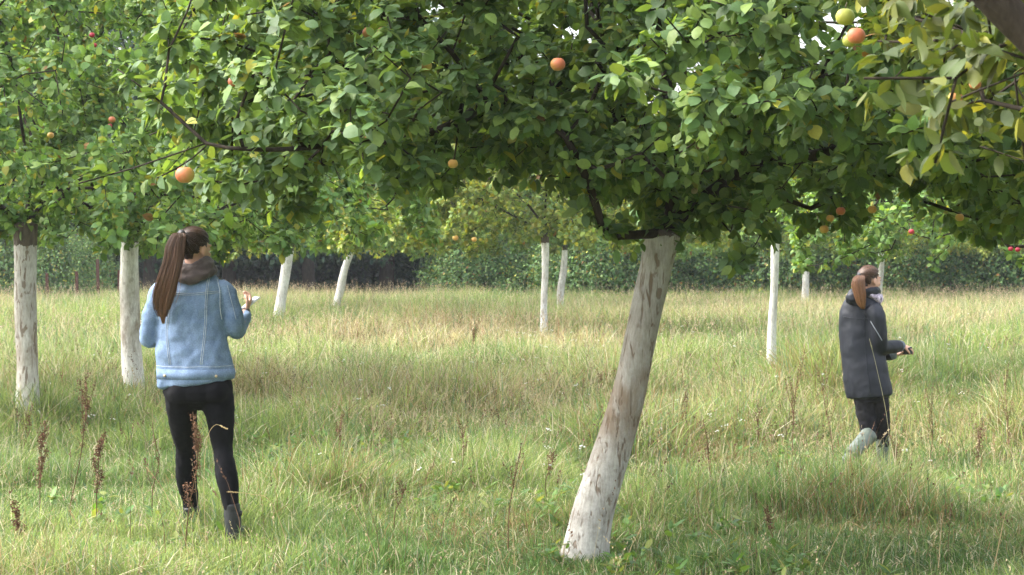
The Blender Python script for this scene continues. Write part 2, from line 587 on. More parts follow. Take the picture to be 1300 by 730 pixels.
def seed_grass(name, seed, n, y0, y1, margin, wmm, label, heads=7, tall=(.3, .7), tone=None):
    rs = np.random.RandomState(seed)
    x, y = wedge(rs, n, y0, y1, margin)
    P = np.stack([x, y, np.zeros(n)], -1)
    keep = (nz_dry(P) * .6 + nz_patch(P) * .6 + rs.normal(0, .7, n)) > -.2
    x = x[keep]; y = y[keep]; n = len(x)
    far = np.clip((y - 12) / 38, 0, 1)
    h = rs.uniform(tall[0], tall[1], n) * (.8 + .3 * far)
    w = np.full(n, wmm * .001)
    base = np.array([0.50, 0.42, 0.25])
    pink = np.array([0.46, 0.34, 0.23])
    k = rs.uniform(0, 1, (n, 1))
    g = (rs.uniform(size=(n, 1)) < .3)
    col = np.where(g, np.array([.30, .34, .13]), base) * rs.uniform(.7, 1.2, (n, 1))
    if tone is not None: col = np.array(tone) * rs.uniform(.7, 1.3, (n, 1))
    bend = rs.uniform(.05, .55, n)
    v, t, cc = blades(rs, x, y, h, w, col, bend, 3)
    mb = MB(); mb.add(v, t, None, cc)
    # seed heads: little spikelets up the last quarter of the stem
    V = v.reshape(n, 7, 3)
    tip = V[:, 6]; pre = V[:, 4:6].mean(1)
    hc = (base * k + pink * (1 - k)) * rs.uniform(.75, 1.2, (n, 1))
    if tone is not None: hc = col
    for j in range(heads):
        u = rs.uniform(.15, 1.05, (n, 1))
        c = pre + (tip - pre) * u
        d = rs.normal(size=(n, 3)); d[:, 2] = abs(d[:, 2]) + 1.0
        d /= np.linalg.norm(d, axis=1)[:, None]
        ln = (0.0035 + wmm * .0024) * rs.uniform(.6, 1.6, (n, 1))
        s_ = np.cross(d, rs.normal(size=(n, 3))); s_ /= np.linalg.norm(s_, axis=1)[:, None]
        wd = ln * .28
        q = np.stack([c, c + d * ln * .5 + s_ * wd, c + d * ln, c + d * ln * .5 - s_ * wd], 1).reshape(-1, 3)
        b = np.arange(n)[:, None] * 4
        mb.add(q, None, b + np.array([[0, 1, 2, 3]]), np.repeat(hc, 4, axis=0))
    tag(link(name, mb.mesh(name), M_STRAW), label, "grass", kind="stuff")


seed_grass("seeding_grass", 21, 1500, 7, 15, 1.0, 2.2, "thin dry grass stems with seed heads among the nearest grass", 8, (.25, .6))
seed_grass("seeding_grass", 22, 6000, 15, 30, 1.2, 4.0, "tan seeding grass stems across the middle of the meadow", 7, (.3, .62))
seed_grass("seeding_grass", 23, 20000, 30, 61, 2.0, 6.5, "pinkish tan seeding grass along the far edge of the meadow", 6, (.35, .75))

seed_grass("dead_stems", 24, 2300, 9.5, 34, .8, 3.8, "thin dead brown weed stems scattered through the meadow", 10, (.35, .75), (.17, .10, .065))


def wildflowers():
    rs = np.random.RandomState(5)
    x, y = wedge(rs, 700, 12, 40, 0.5)
    P = np.stack([x, y, 0 * x], -1)
    k = nz_patch2(P) > .1
    x = x[k]; y = y[k]
    mb = MB()
    for a, b in zip(x, y):
        z = float(ground_z(a, b)); h = rs.uniform(.22, .4)
        mb.tube([[a, b, z], [a + .01, b, z + h * .6], [a + .02, b, z + h]], .0018, 3, c=(.12, .2, .05))
        r = rs.uniform(.005, .010)
        for q in range(4):
            o = rs.normal(0, .012, 3)
            mb.ellipsoid((a + .02 + o[0], b + o[1], z + h + o[2] * .5), (r * .8, r * .8, r * .5), nu=6, nv=5, c=(.78, .78, .74))
    tag(link("wildflowers", mb.mesh("wildflowers"), M_STRAW), "tiny white flower heads sprinkled through the meadow", "flowers", kind="stuff")


wildflowers()

# ------------------------------------------------------------------ leaves and branches
LEAF_RICH_V = None


def leaf_cloud(rs, pos, d, nrm, size, col, rich=True, width=.72):
    n = len(pos)
    d = d / (np.linalg.norm(d, axis=1)[:, None] + 1e-9)
    nrm = nrm - d * (nrm * d).sum(1)[:, None]
    nrm /= np.linalg.norm(nrm, axis=1)[:, None] + 1e-9
    s_ = np.cross(d, nrm)
    fold = rs.uniform(-.25, .40, (n, 1)); curl = rs.uniform(-.05, .6, (n, 1))
    L_ = size[:, None]; Wd = L_ * width * rs.uniform(.8, 1.15, (n, 1)) * .5

    def pt(t, sx, k):
        return pos + d * (L_ * t) + s_ * (Wd * k * sx) + nrm * (Wd * k * abs(sx) * fold - L_ * curl * t * t)
    if rich:
        vs = [pt(0, 0, 1)]
        for t_, k_ in ((.13, .62), (.38, 1.0), (.70, .80)):
            vs += [pt(t_, -1, k_), pt(t_ + .03, 0, 1), pt(t_, 1, k_)]
        vs.append(pt(1, 0, 1))
        tt = [[0, 2, 1], [0, 3, 2], [7, 8, 10], [8, 9, 10]]
        for b_ in (1, 4):
            tt += [[b_, b_ + 1, b_ + 4], [b_, b_ + 4, b_ + 3], [b_ + 1, b_ + 2, b_ + 5], [b_ + 1, b_ + 5, b_ + 4]]
        tt = np.array(tt)
    else:
        vs = [pt(0, 0, 1), pt(.45, -1, 1), pt(1, 0, 1), pt(.45, 1, 1)]
        tt = np.array([[0, 2, 1], [0, 3, 2]])
    k = len(vs)
    v = np.stack(vs, 1).reshape(-1, 3)
    t = (np.arange(n)[:, None, None] * k + tt[None]).reshape(-1, 3)
    return v, t, np.repeat(col, k, axis=0)


PAL = {
    'apple': (np.array([[.062, .118, .034], [.098, .163, .043], [.142, .205, .054], [.083, .142, .058]]), .022, .002),
    'fresh': (np.array([[.075, .150, .035], [.112, .195, .048], [.142, .215, .058], [.070, .132, .040]]), .05, .004),
    'olive': (np.array([[.070, .10, .020], [.095, .12, .024], [.12, .135, .03], [.055, .085, .02]]), .05, .004),
    'gold': (np.array([[.14, .21, .045], [.20, .265, .055], [.25, .29, .065], [.12, .19, .045]]), .14, .006),
    'dark': (np.array([[.028, .070, .046], [.038, .088, .055], [.055, .11, .058], [.026, .062, .048]]), .004, .0),
    'hedge': (np.array([[.07, .15, .042], [.10, .195, .055], [.055, .12, .04], [.14, .215, .065]]), .05, .015),
}


def leaf_colors(rs, n, pal):
    base, py_, po = PAL[pal]
    c = base[rs.randint(0, len(base), n)] * rs.uniform(.75, 1.3, (n, 1)) * (1.3 if pal in ('apple', 'fresh') else 1.0)
    yl = rs.uniform(size=n) < py_
    c[yl] = np.array([.30, .30, .05]) * rs.uniform(.7, 1.2, (yl.sum(), 1))
    br = rs.uniform(size=n) < po
    c[br] = np.array([.24, .13, .045]) * rs.uniform(.6, 1.2, (br.sum(), 1))
    return c


def grow(rs, seeds, targets, step=.16, wt=.45, jit=.018):
    """attach every target to the skeleton; seeds: list of polylines already there (first point = root)"""
    cap = 60000
    P = np.zeros((cap, 3)); par = -np.ones(cap, int); D = np.zeros(cap); n = 0
    for pl, parent in seeds:
        last = parent
        if parent >= 0: last = int(np.argmin(np.linalg.norm(P[:n] - pl[0], axis=1)))
        for p in pl:
            P[n] = p; par[n] = last
            D[n] = 0 if last < 0 else D[last] + np.linalg.norm(P[n] - P[last])
            last = n; n += 1
    root = P[0]
    near = np.min(np.linalg.norm(targets[:, None, :] - P[None, :n, :], axis=2), axis=1)
    order = np.argsort(near + .15 * np.linalg.norm(targets - root, axis=1) + rs.uniform(0, .25, len(targets)))
    for k in order:
        q = targets[k]
        dd = np.linalg.norm(P[:n] - q, axis=1)
        cost = dd + wt * D[:n] * .6
        i = int(np.argmin(cost))
        dist = dd[i]
        m = max(1, int(dist / step))
        last = i
        a = P[i].copy()
        # leave along the parent's own direction, then bend over to the target
        dv = (P[i] - P[par[i]]) if par[i] >= 0 else np.array([0, 0, 1.0])
        dv = dv / (np.linalg.norm(dv) + 1e-9)
        ctrl = a + dv * dist * .35 + np.array([0, 0, .08]) * dist
        for j in range(1, m + 1):
            t = j / m
            p = (1 - t) ** 2 * a + 2 * t * (1 - t) * ctrl + t * t * q
            if j < m: p = p + rs.normal(0, jit, 3)
            P[n] = p; par[n] = last; D[n] = D[last] + np.linalg.norm(p - P[last])
            last = n; n += 1
    return P[:n], par[:n]


def limb_radii(P, par, tip=.0035, power=.42, top=None):
    n = len(P)
    cnt = np.zeros(n)
    has = np.zeros(n, bool)
    has[par[par >= 0]] = True
    cnt[~has] = 1
    for i in range(n - 1, -1, -1):
        if par[i] >= 0: cnt[par[i]] += cnt[i]
    r = tip * cnt ** power
    if top is not None: r = np.minimum(r, top)
    return r, ~has


def limb_mesh(P, par, r, skip_thin=0.0, c=None, sides_fn=None):
    n = len(P)
    kids = [[] for _ in range(n)]
    for i in range(n):
        if par[i] >= 0: kids[par[i]].append(i)
    mb = MB()
    starts = [(i, -1) for i in range(n) if par[i] < 0]
    while starts:
        i, p = starts.pop()
        ch = [i] if p < 0 else [p, i]
        while kids[ch[-1]]:
            ks = sorted(kids[ch[-1]], key=lambda k: -r[k])
            for k in ks[1:]: starts.append((k, ch[-1]))
            ch.append(ks[0])
        if len(ch) < 2: continue
        rr = r[ch].copy()
        if p >= 0: rr[0] = min(rr[0], rr[1] * 1.15)
        if rr.max() < skip_thin: continue
        mx = rr.max()
        sides = 8 if mx > .03 else (6 if mx > .01 else 4)
        mb.tube(P[ch], rr, sides, cap=True)
    return mb


def crown_leaves(rs, P, par, r, tips, n_leaves, size, pal, rich, center, thin=.012, per=6, spread=.05, nseed=0, colfn=None, width=.72):
    idx = np.where((r < thin) & (par >= 0))[0]
    wgt = np.where(tips[idx], 3.0, 1.0) * np.where((idx < nseed) & (P[idx, 1] < 9.35), .12, 1.0)
    ncl = max(1, n_leaves // per)
    pick = idx[rs.choice(len(idx), ncl, p=wgt / wgt.sum())]
    u = rs.uniform(0, 1, (ncl, 1))
    base = P[pick] * u + P[par[pick]] * (1 - u)
    tw = P[pick] - P[par[pick]]
    tw /= np.linalg.norm(tw, axis=1)[:, None] + 1e-9
    # short spurs that carry the rosettes
    sp = tw * rs.uniform(0, .6, (ncl, 1)) + rs.normal(0, .6, (ncl, 3)) + np.array([0, 0, .25])
    sp /= np.linalg.norm(sp, axis=1)[:, None]
    sl = rs.uniform(.2, 1.6, (ncl, 1)) * spread
    hub = base + sp * sl
    n = ncl * per
    H = np.repeat(hub, per, axis=0); SP = np.repeat(sp, per, axis=0)
    rad = rs.normal(size=(n, 3)); rad -= SP * (rad * SP).sum(1)[:, None]
    rad /= np.linalg.norm(rad, axis=1)[:, None]
    d = SP * rs.uniform(-.1, .9, (n, 1)) + rad + np.array([0, 0, -.30])
    d /= np.linalg.norm(d, axis=1)[:, None]
    off = SP * rs.uniform(-.5, .5, (n, 1)) * spread
    outw = H - center; outw /= np.linalg.norm(outw, axis=1)[:, None] + 1e-9
    nrm = np.array([0, 0, 1.0]) * .85 + outw * .45 + SP * .3 + rs.normal(0, .38, (n, 3))
    sz = size * rs.uniform(.55, 1.2, n)
    col = leaf_colors(rs, n, pal)
    # sprays differ a little from one another
    col = col * np.repeat(rs.uniform(.78, 1.25, (ncl, 1)), per, axis=0)
    pos = H + off + d * (sz * .28)[:, None]
    if colfn is not None: col = colfn(pos, col)
    return leaf_cloud(rs, pos, d, nrm, sz, col, rich, width), (base, hub)


def make_apple(parent, p, r, kind, rs):
    """one apple with a dimple, a stalk and a blushed cheek"""
    mb = MB()
    nu, nv = 18, 12
    v = []; c = []
    a = {'blush': ((.42, .34, .07), (.50, .15, .07)), 'yellow': ((.48, .38, .07), (.50, .28, .07)), 'green': ((.26, .32, .05), (.34, .34, .06)),
         'red': ((.30, .035, .035), (.36, .022, .045))}[kind]
    ph0 = -math.pi / 2 + rs.normal(0, .9)
    for i in range(nv + 1):
        th = math.pi * i / nv
        for j in range(nu):
            ph = 2 * math.pi * j / nu
            rr = r * (1.0 - .22 * math.exp(-(th / .35) ** 2) - .12 * math.exp(-((math.pi - th) / .3) ** 2))
            w_ = math.sin(th) * (1 + .02 * math.cos(5 * ph))
            v.append((rr * w_ * math.cos(ph), rr * w_ * math.sin(ph), rr * .93 * math.cos(th)))
            k = min(1, max(0, .55 + .6 * math.cos(ph - ph0) * math.sin(th) + .15 * math.cos(th) + rs.uniform(-.12, .12)))
            c.append([a[0][m] * (1 - k) + a[1][m] * k for m in range(3)])
    q = [(i * nu + j, (i + 1) * nu + j, (i + 1) * nu + (j + 1) % nu, i * nu + (j + 1) % nu) for i in range(nv) for j in range(nu)]
    mb.add(v, None, q, np.array(c))
    mb.tube([(0, 0, r * .7), (.002, 0, r * 1.1), (.006, .002, r * 1.5)], .0016, 5, c=(.09, .06, .03))
    o = link("apple", mb.mesh("apple"), M_APPLE, parent)
    o.location = p
    return o


def trunk_mesh(path, rad, seed, rough=.075, sides=28, rings=60, flare=.45):
    path = catmull(path, rings)
    rad = np.interp(np.linspace(0, 1, rings), np.linspace(0, 1, len(rad)), rad)
    nz = Noise3(seed, 9, 3); nz2 = Noise3(seed + 1, 3, 2)
    mb = MB()
    mb.tube(path, rad, sides, True)
    v = mb.v[0]
    ctr = np.repeat(path, sides, axis=0)
    m = len(ctr)
    o = v[:m] - ctr
    q = v[:m] * np.array([1, 1, .35])
    k = 1 + rough * nz(q * 1.4) * .6 + rough * nz2(v[:m]) * .9
    # root flare
    z = v[:m, 2] - path[0, 2]
    ang = np.arctan2(o[:, 1], o[:, 0])
    k += flare * np.exp(-z / .10) * (.75 + .35 * np.sin(3 * ang + seed))
    v[:m] = ctr + o * k[:, None]
    mb.v[0] = v
    return mb, path


def apple_tree(name, label, base, trunk_pts, trunk_rad, targets_fn, n_targets, n_leaves, leaf, pal, rich, seed, paint=1.66,
               limbs=None, stain=.5, chip=.6, group="lime washed apple trees in the orchard", apples=(), step=.16, rad_tip=.0035,
               center=None, colfn=None, thin=.012, per=6, wt=.45, grey=None, clear=0, bough=None, spread=.05, width=.72):
    rs = np.random.RandomState(seed)
    base = np.array(base, float)
    root = empty(name, base)
    tag(root, label, "apple tree", group)
    tp = np.array(trunk_pts, float)
    mb, path = trunk_mesh(tp, trunk_rad, seed)
    link("trunk", mb.mesh("trunk", base), bark_material("limewashed_trunk_%d" % seed, paint=paint, stain=stain, chip=chip, grey=stain * .75 if grey is None else grey), root)
    seeds = [([tp[-1] - (tp[-1] - tp[-2]) * .1], -1)]
    # scaffold limbs
    if limbs:
        nn = 1
        for lb in limbs:
            pl = catmull(lb, max(4, int(np.linalg.norm(np.diff(np.array(lb), axis=0), axis=1).sum() / .14)))
            seeds.append((list(pl), 0)); nn += len(pl)
    T = targets_fn(rs, n_targets)
    P, par = grow(rs, seeds, T, step, wt)
    r, tips = limb_radii(P, par, rad_tip, .42, trunk_rad[-1] * .8)
    lm = limb_mesh(P, par, r)
    if bough: lm.tube(catmull(bough[0], 30), np.interp(np.linspace(0, 1, 30), np.linspace(0, 1, len(bough[1])), bough[1]), 14)
    link("limbs", lm.mesh("limbs", base), M_BARK, root)
    ctr = np.array(center if center is not None else T.mean(0))
    apts = np.array([np.array(a_[0]) for a_ in apples]) if len(apples) else None
    (v, t, c), (b0, h0) = crown_leaves(rs, P, par, r, tips, n_leaves, leaf, pal, rich, ctr, thin=thin, per=per, nseed=sum(len(q[0]) for q in seeds), colfn=colfn, spread=spread, width=width)
    if clear and apts is not None:
        # the leaves right round the biggest apple were picked away
        L8 = v.reshape(-1, 11, 3); keep = np.linalg.norm(L8.mean(1) - apts[0], axis=1) > clear
        nk = int(keep.sum()); v = L8[keep].reshape(-1, 3); c = c.reshape(-1, 11, 3)[keep].reshape(-1, 3); t = t[:nk * 12]
    link("crown", mesh_np("crown", v - base, t, None, c, True), M_LEAF, root)
    for k_, (p, ra, kd) in enumerate(apples):
        q = np.array(p, float); eye = np.array([0, 0, CAMZ])
        if k_ and pal == 'apple': q = eye + (q - eye) * 1.03
        make_apple(root, Vector(q - base), ra * (.88 if k_ else 1), kd, rs)
    return root, P, r, h0


def dome_targets(c, rx, ry, zb, zt, seed, hole=-.9, lump=.35):
    """points filling a spreading crown: flat ragged underside at zb, domed top at zt"""
    nz = Noise3(seed, 1.6, 2); nb = Noise3(seed + 5, 1.2, 2)

    def f(rs, n):
        out = []
        while len(out) < n:
            k = n * 6
            x = rs.uniform(-1.15, 1.15, k); y = rs.uniform(-1.15, 1.15, k); u = rs.uniform(0, 1, k)
            X = c[0] + x * rx; Y = c[1] + y * ry
            Pn = np.stack([X, Y, 0 * X], -1)
            rr = np.sqrt(x * x + y * y) / (1 + .10 * nb(Pn))
            top = zb + (zt - zb) * np.sqrt(np.clip(1 - rr ** 2.4, 0, 1))
            bot = zb + lump * .35 * nz(Pn * 1.3) - .12 * rr
            Z = bot + (top - bot) * u ** .8
            ok = (rr < 1) & (top > bot)
            Q = np.stack([X, Y, Z], -1)
            ok &= nz(Q) > hole
            # more shoots near the outside
            edge = np.maximum(rr, (Z - bot) / np.maximum(top - bot, .01))
            edge = np.where(Z - bot < .3, 1, edge)
            ok &= rs.uniform(size=k) < .35 + .65 * edge
            out.extend(Q[ok].tolist())
        return np.array(out[:n])
    return f


# ---- the leaning tree in front
YM = 10.4
main_tr = [W(738, 716, YM), W(752, 655, YM), W(772, 588, YM), W(795, 505, YM), W(814, 420, YM), W(832, 345, YM), W(842, 296, YM)]
main_tr[0][2] = -0.06
main_rad = [.108, .098, .093, .090, .089, .088, .100]
_zx = np.array([60, 100, 180, 250, 300, 350, 400, 440, 490, 530, 560, 590, 640, 690, 740, 800, 870, 920, 945, 980, 1040, 1100, 1180, 1300, 1400], float)
_zy = np.array([150, 190, 185, 190, 240, 258, 250, 205, 240, 264, 276, 250, 232, 256, 278, 284, 280, 270, 300, 268, 254, 256, 262, 266, 250], float)


def main_bottom(X):
    px = X / YM * FPX + 650
    py = np.interp(px, _zx, _zy)
    return CAMZ - (py - 318) * YM / FPX


def main_targets(rs, n):
    nz = Noise3(101, 2.0, 2); nb = Noise3(105, 1.5, 2)
    out = []
    while len(out) < n:
        k = n * 8
        X = rs.uniform(-2.5, 3.6, k); Y = rs.uniform(7.6, 13.6, k); Z = rs.uniform(1.5, 4.4, k)
        Q = np.stack([X, Y, Z], -1)
        cx = .75
        rx = np.where(X < cx, 2.95, 2.75) - .30 * np.clip(Z - 1.9, 0, 9)
        rr = np.sqrt(((X - cx) / rx) ** 2 + ((Y - 10.5) / 2.8) ** 2) / (1 + .07 * nb(Q))
        bot = main_bottom(X) + .10 * nz(Q * 1.7) + .12 * np.abs(Y - 10.4) * (np.abs(X - 1) < 1.6)
        top = 2.0 + 2.2 * np.sqrt(np.clip(1 - rr ** 2.2, 0, 1))
        ok = (rr < 1) & (Z > bot) & (Z < top)
        ok &= nz(Q) > -1.15
        ok &= (X > -1.55) | (rs.uniform(size=k) < .38)
        # lighter patches where the sky shows through, right of the middle
        th = ((X > .55) & (X < 1.9) & (Z > 2.35))
        ok &= ~(th & (nz(Q * 1.3) < -.2))
        low = (Z - bot) < .35
        ok &= rs.uniform(size=k) < np.where(low, 1.0, .55)
        out.extend(Q[ok].tolist())
    return np.array(out[:n])


mt = main_tr[-1]
main_limbs = [
    [mt, W(810, 298, 10.2), W(772, 300, 10.0), W(764, 285, 9.95), W(750, 240, 9.9), W(735, 205, 9.8)],
    [mt, W(838, 250, 10.6), W(800, 170, 10.9), W(735, 110, 10.9), W(640, 120, 10.6), W(560, 165, 9.9), W(430, 183, 9.0), W(355, 190, 8.8), W(290, 188, 8.75)],
    [W(290, 188, 8.75), W(262, 182, 8.8), W(205, 130, 8.85), W(150, 88, 8.9)],
    [W(262, 182, 8.8), W(225, 195, 8.75), W(165, 215, 8.75), W(100, 233, 8.7)],
    [W(262, 186, 8.8), W(235, 208, 8.8), W(200, 226, 8.8)],
    [mt, W(855, 240, 10.4), W(848, 120, 10.3), W(830, 20, 10.1), W(820, -60, 10.0)],
    [mt, W(880, 262, 10.5), W(940, 220, 10.3), W(1020, 200, 10.0), W(1100, 185, 9.6), W(1180, 160, 9.3)],
    [W(890, 258, 10.45), W(930, 262, 10.1), W(975, 278, 9.8), W(950, 322, 9.6), W(938, 336, 9.6)],
    [mt, W(860, 230, 10.9), W(900, 160, 11.6), W(960, 100, 12.3)],
    [mt, W(842, 235, 10.9), W(780, 150, 11.6), W(700, 100, 12.2)],
    [W(500, 185, 9.8), W(505, 240, 9.5), W(490, 262, 9.3)],
]
main_apples = [
    (W(235, 222, 8.72), .041, 'blush'), (W(708, 82, 8.6), .037, 'blush'), (W(1048, 134, 9.0), .033, 'green'),
    (W(267, 99, 9.3), .031, 'blush'), (W(297, 104, 9.2), .030, 'blush'), (W(468, 42, 8.7), .030, 'blush'), (W(486, 41, 8.7), .027, 'blush'),
    (W(988, 128, 9.0), .030, 'green'), (W(379, 250, 9.2), .036, 'green'), (W(1046, 291, 9.4), .025, 'yellow'), (W(1054, 277, 9.5), .022, 'yellow'),
    (W(1067, 268, 9.6), .026, 'blush'), (W(541, 84, 8.8), .030, 'blush'), (W(575, 208, 8.9), .026, 'yellow'),
    (W(1107, 266, 9.3), .024, 'yellow'), (W(1218, 276, 9.5), .024, 'yellow'), (W(470, 174, 9.0), .028, 'blush'),
]
apple_tree("apple_tree", "large leaning apple tree with peeling whitewashed trunk, nearest to the camera", (main_tr[0][0], YM, 0), main_tr, main_rad,
           main_targets, 2400, 92000, .068, 'apple', True, 101, paint=1.64, limbs=main_limbs, stain=.95, chip=.85, apples=main_apples,
           center=(.8, 10.5, 2.2), step=.15, thin=.045, wt=.08, clear=.10)


# ---- the tree the camera stands beside: its branches reach in at the upper right
def near_targets(rs, n):
    nz = Noise3(131, 2.0, 2)
    out = []
    while len(out) < n:
        k = n * 8
        X = rs.uniform(.8, 5.4, k); Y = rs.uniform(2.6, 8.2, k); Z = rs.uniform(1.7, 4.0, k)
        Q = np.stack([X, Y, Z], -1)
        lx = (X / Y * FPX + 650)
        bot = np.where(Y > 4.6, 1.82 + .17 * nz(Q) + .28 * np.clip((1180 - lx) / 110., -.2, 1.6), 2.25)
        rr = np.sqrt(((X - 3.1) / 2.45) ** 2 + ((Y - 5.6) / 2.9) ** 2)
        top = 2.3 + 1.5 * np.sqrt(np.clip(1 - rr ** 2.2, 0, 1))
        ok = (rr < 1) & (Z > bot) & (Z < top)
        out.extend(Q[ok].tolist())
    return np.array(out[:n])


near_bough = ([(3.0, 5.3, 1.66), (2.1, 4.75, 1.70), (1.40, 4.5, 1.82), (1.13, 4.5, 2.05), (1.0, 4.5, 2.19), (.8, 4.55, 2.5), (.7, 4.7, 2.9)], [.075, .06, .046, .040, .037, .03, .012])
nt_ = [np.array([3.2, 5.2, -.05]), np.array([3.15, 5.25, .8]), np.array([3.0, 5.3, 1.7])]
near_limbs = [[nt_[-1], np.array([2.5, 5.35, 1.98]), np.array([1.72, 5.45, 2.02]), np.array([1.45, 5.5, 2.12]), np.array([1.2, 5.6, 2.28]), np.array([1.0, 5.7, 2.42])],
              [np.array([1.52, 5.48, 2.1]), np.array([1.36, 5.7, 2.04]), np.array([1.22, 5.9, 1.98])],
              [nt_[-1], np.array([3.2, 4.2, 2.5]), np.array([3.2, 3.4, 2.8])]]
apple_tree("apple_tree", "apple tree beside the camera whose olive leafy branches reach in at the upper right", (3.2, 5.2, 0), nt_, [.12, .10, .10],
           near_targets, 800, 22000, .070, 'olive', True, 131, limbs=near_limbs, stain=.4,
           apples=[(W(1086, 46, 6.2), .028, 'blush'), (W(1072, 22, 6.3), .034, 'green'), (W(1078, 52, 6.3), .026, 'green'), (W(1237, 107, 5.9), .020, 'blush'), (W(1212, 124, 6.0), .024, 'blush')],
           step=.14, center=(3, 5.4, 2.4), width=.56, bough=near_bough)

# ---- the other lime washed trees: (label, pixel base x, pixel top x, distance, radii, crown...)
TREES = [
    ("whitewashed apple tree with thick cracked grey trunk at the left edge", 34, 33, 17.8, (.118, .100, .094, .096), 'fresh', 56000, .075, (3.7, 3.2, 1.82, 5.2), 201, True, .75, 1.66, -.25, .9),
    ("apple tree with clean white trunk just left of the denim jacket", 170, 165, 21.8, (.115, .098, .094, .092), 'fresh', 42000, .08, (3.3, 3.0, 1.78, 5.0), 202, True, .8, 1.64, .1, .4),
    ("thin straight white apple trunk between the leaning tree and the walker in dark coat", 979, 984, 25.7, (.062, .053, .050, .046), 'hedge', 7000, .085, (2.0, 2.0, 2.0, 3.3), 203, True, .25, 1.66, .2, .3),
    ("slim upright white apple trunk left of the leaning tree", 690, 692, 35.0, (.085, .072, .068, .066), 'gold', 44000, .090, (3.3, 3.0, 1.72, 4.8), 204, True, .35, 1.70, -.2, .5),
    ("white apple trunk with forked dark top to the right of the denim jacket", 350, 367, 41.0, (.135, .112, .105, .10), 'fresh', 34000, .105, (3.7, 3.2, 1.66, 5.6), 205, False, .2, 1.58, -.2, .4),
    ("steeply leaning white apple trunk in front of the dark wood", 422, 448, 48.0, (.10, .090, .085, .08), 'gold', 34000, .11, (4.0, 3.2, 1.55, 5.4), 206, False, .2, 1.58, .3, .3),
    ("small white apple trunk, nearly hidden behind the slim upright one", 712, 717, 49.0, (.085, .075, .072, .07), 'fresh', 26000, .11, (3.8, 3.0, 1.62, 4.6), 207, False, .3, 1.60, 0, .4),
    ("far white apple trunk in front of the bramble hedge", 1021, 1025, 53.0, (.11, .098, .094, .09), 'fresh', 24000, .115, (3.8, 3.0, 1.60, 4.4), 208, False, .3, 1.60, 0, .5),
    ("farthest white apple trunk, seen just behind the head of the walker in dark coat", 1116, 1119, 56.0, (.085, .08, .08, .08), 'gold', 26000, .115, (4.2, 3.0, 1.60, 4.4), 209, False, .3, 1.60, 0, .4),
]
for (lab, bx, tx, y, rad, pal, nl, ls, cr, sd, rich, stain, paint, cdx, chip) in TREES:
    b = W(bx, 0, y); tpx = W(tx, 0, y)
    gz = float(ground_z(b[0], y))
    ht = paint + .14
    p0 = np.array([b[0], y, gz - .06]); p3 = np.array([tpx[0] + (tpx[0] - b[0]) * .05, y, ht])
    rs = np.random.RandomState(sd)
    p1 = p0 * .66 + p3 * .34 + np.array([rs.normal(0, .018), 0, 0]); p2 = p0 * .33 + p3 * .67 + np.array([rs.normal(0, .018), 0, 0])
    c = (p3[0] + cdx, y + rs.uniform(-.3, .3))
    aps = []
    if sd == 201:
        aps = [(W(118, 45, 15.7), .022, 'red'), (W(121, 58, 15.7), .022, 'red'), (W(140, 160, 15.6), .022, 'red'), (W(143, 152, 15.4), .03, 'blush'), (W(65, 172, 15.6), .03, 'yellow')]
    if sd == 202:
        aps = [(W(80, 118, 19.2), .034, 'yellow'), (W(132, 292, 19.6), .03, 'yellow')]
    if sd == 204:
        aps = [(W(578, 302, 33), .05, 'yellow'), (W(602, 304, 33), .05, 'yellow'), (W(455, 245, 40), .05, 'yellow')]
    if sd == 203:
        aps = [(W(1075, 262, 24.5), .032, 'yellow')]
    limbs = [[p3, p3 + np.array([-.25, -.1, .18]), p3 + np.array([-.8, -.5, .45]), p3 + np.array([-1.5, -.8, .8])],
             [p3, p3 + np.array([.2, .1, .25]), p3 + np.array([.7, .4, .6]), p3 + np.array([1.3, .5, 1.1])],
             [p3, p3 + np.array([0, .1, .4]), p3 + np.array([.05, -.5, 1.1])]]
    if sd == 205:
        limbs[0] = [p3, p3 + np.array([-.22, -.1, .22]), p3 + np.array([-.5, -.3, .5]), p3 + np.array([-1.2, -.5, .9])]
    if sd == 202:
        limbs.append([W(168, 300, 21.8), W(150, 288, 21.2), W(180, 290, 20.7), W(190, 305, 20.5)])
    apple_tree("apple_tree", lab, (b[0], y, gz), [p0, p1, p2, p3], list(rad),
               dome_targets(c, cr[0], cr[1], cr[2], cr[3], sd), 800 if rich else 500, nl, ls, pal, rich, sd, paint=paint, limbs=limbs, stain=stain, chip=chip, grey=.6 if sd == 201 else 0.0,
               apples=aps, step=.2, rad_tip=.0035 if rich else .004, thin=.05 if rich else .06, spread=.06, per=6)

# tree out of the frame on the right: only a branch with small red apples is seen
bR = np.array([6.9, 22.0, 0])
tR = [bR + [0, 0, -.05], bR + [-.03, 0, .9], bR + [-.08, 0, 1.8]]
rsR = np.random.RandomState(7)
apR = [(W(x, y_, 19.6), .028, 'red') for x, y_ in ((1157, 294), (1247, 310), (1257, 312), (1283, 316), (1292, 317), (1268, 287), (1270, 300), (1250, 300))]
apple_tree("apple_tree", "apple tree reaching in at the right edge with small bright red apples", bR, tR, [.12, .10, .10],
           dome_targets((6.4, 21.6), 3.4, 2.9, 1.68, 4.8, 220), 700, 34000, .078, 'fresh', True, 220, apples=apR, step=.2, rad_tip=.005, thin=.05, spread=.06,
           limbs=[[tR[-1], tR[-1] + [-1, -.8, .3], tR[-1] + [-2.2, -1.6, .25]], [tR[-1], tR[-1] + [1, .3, .8]]])

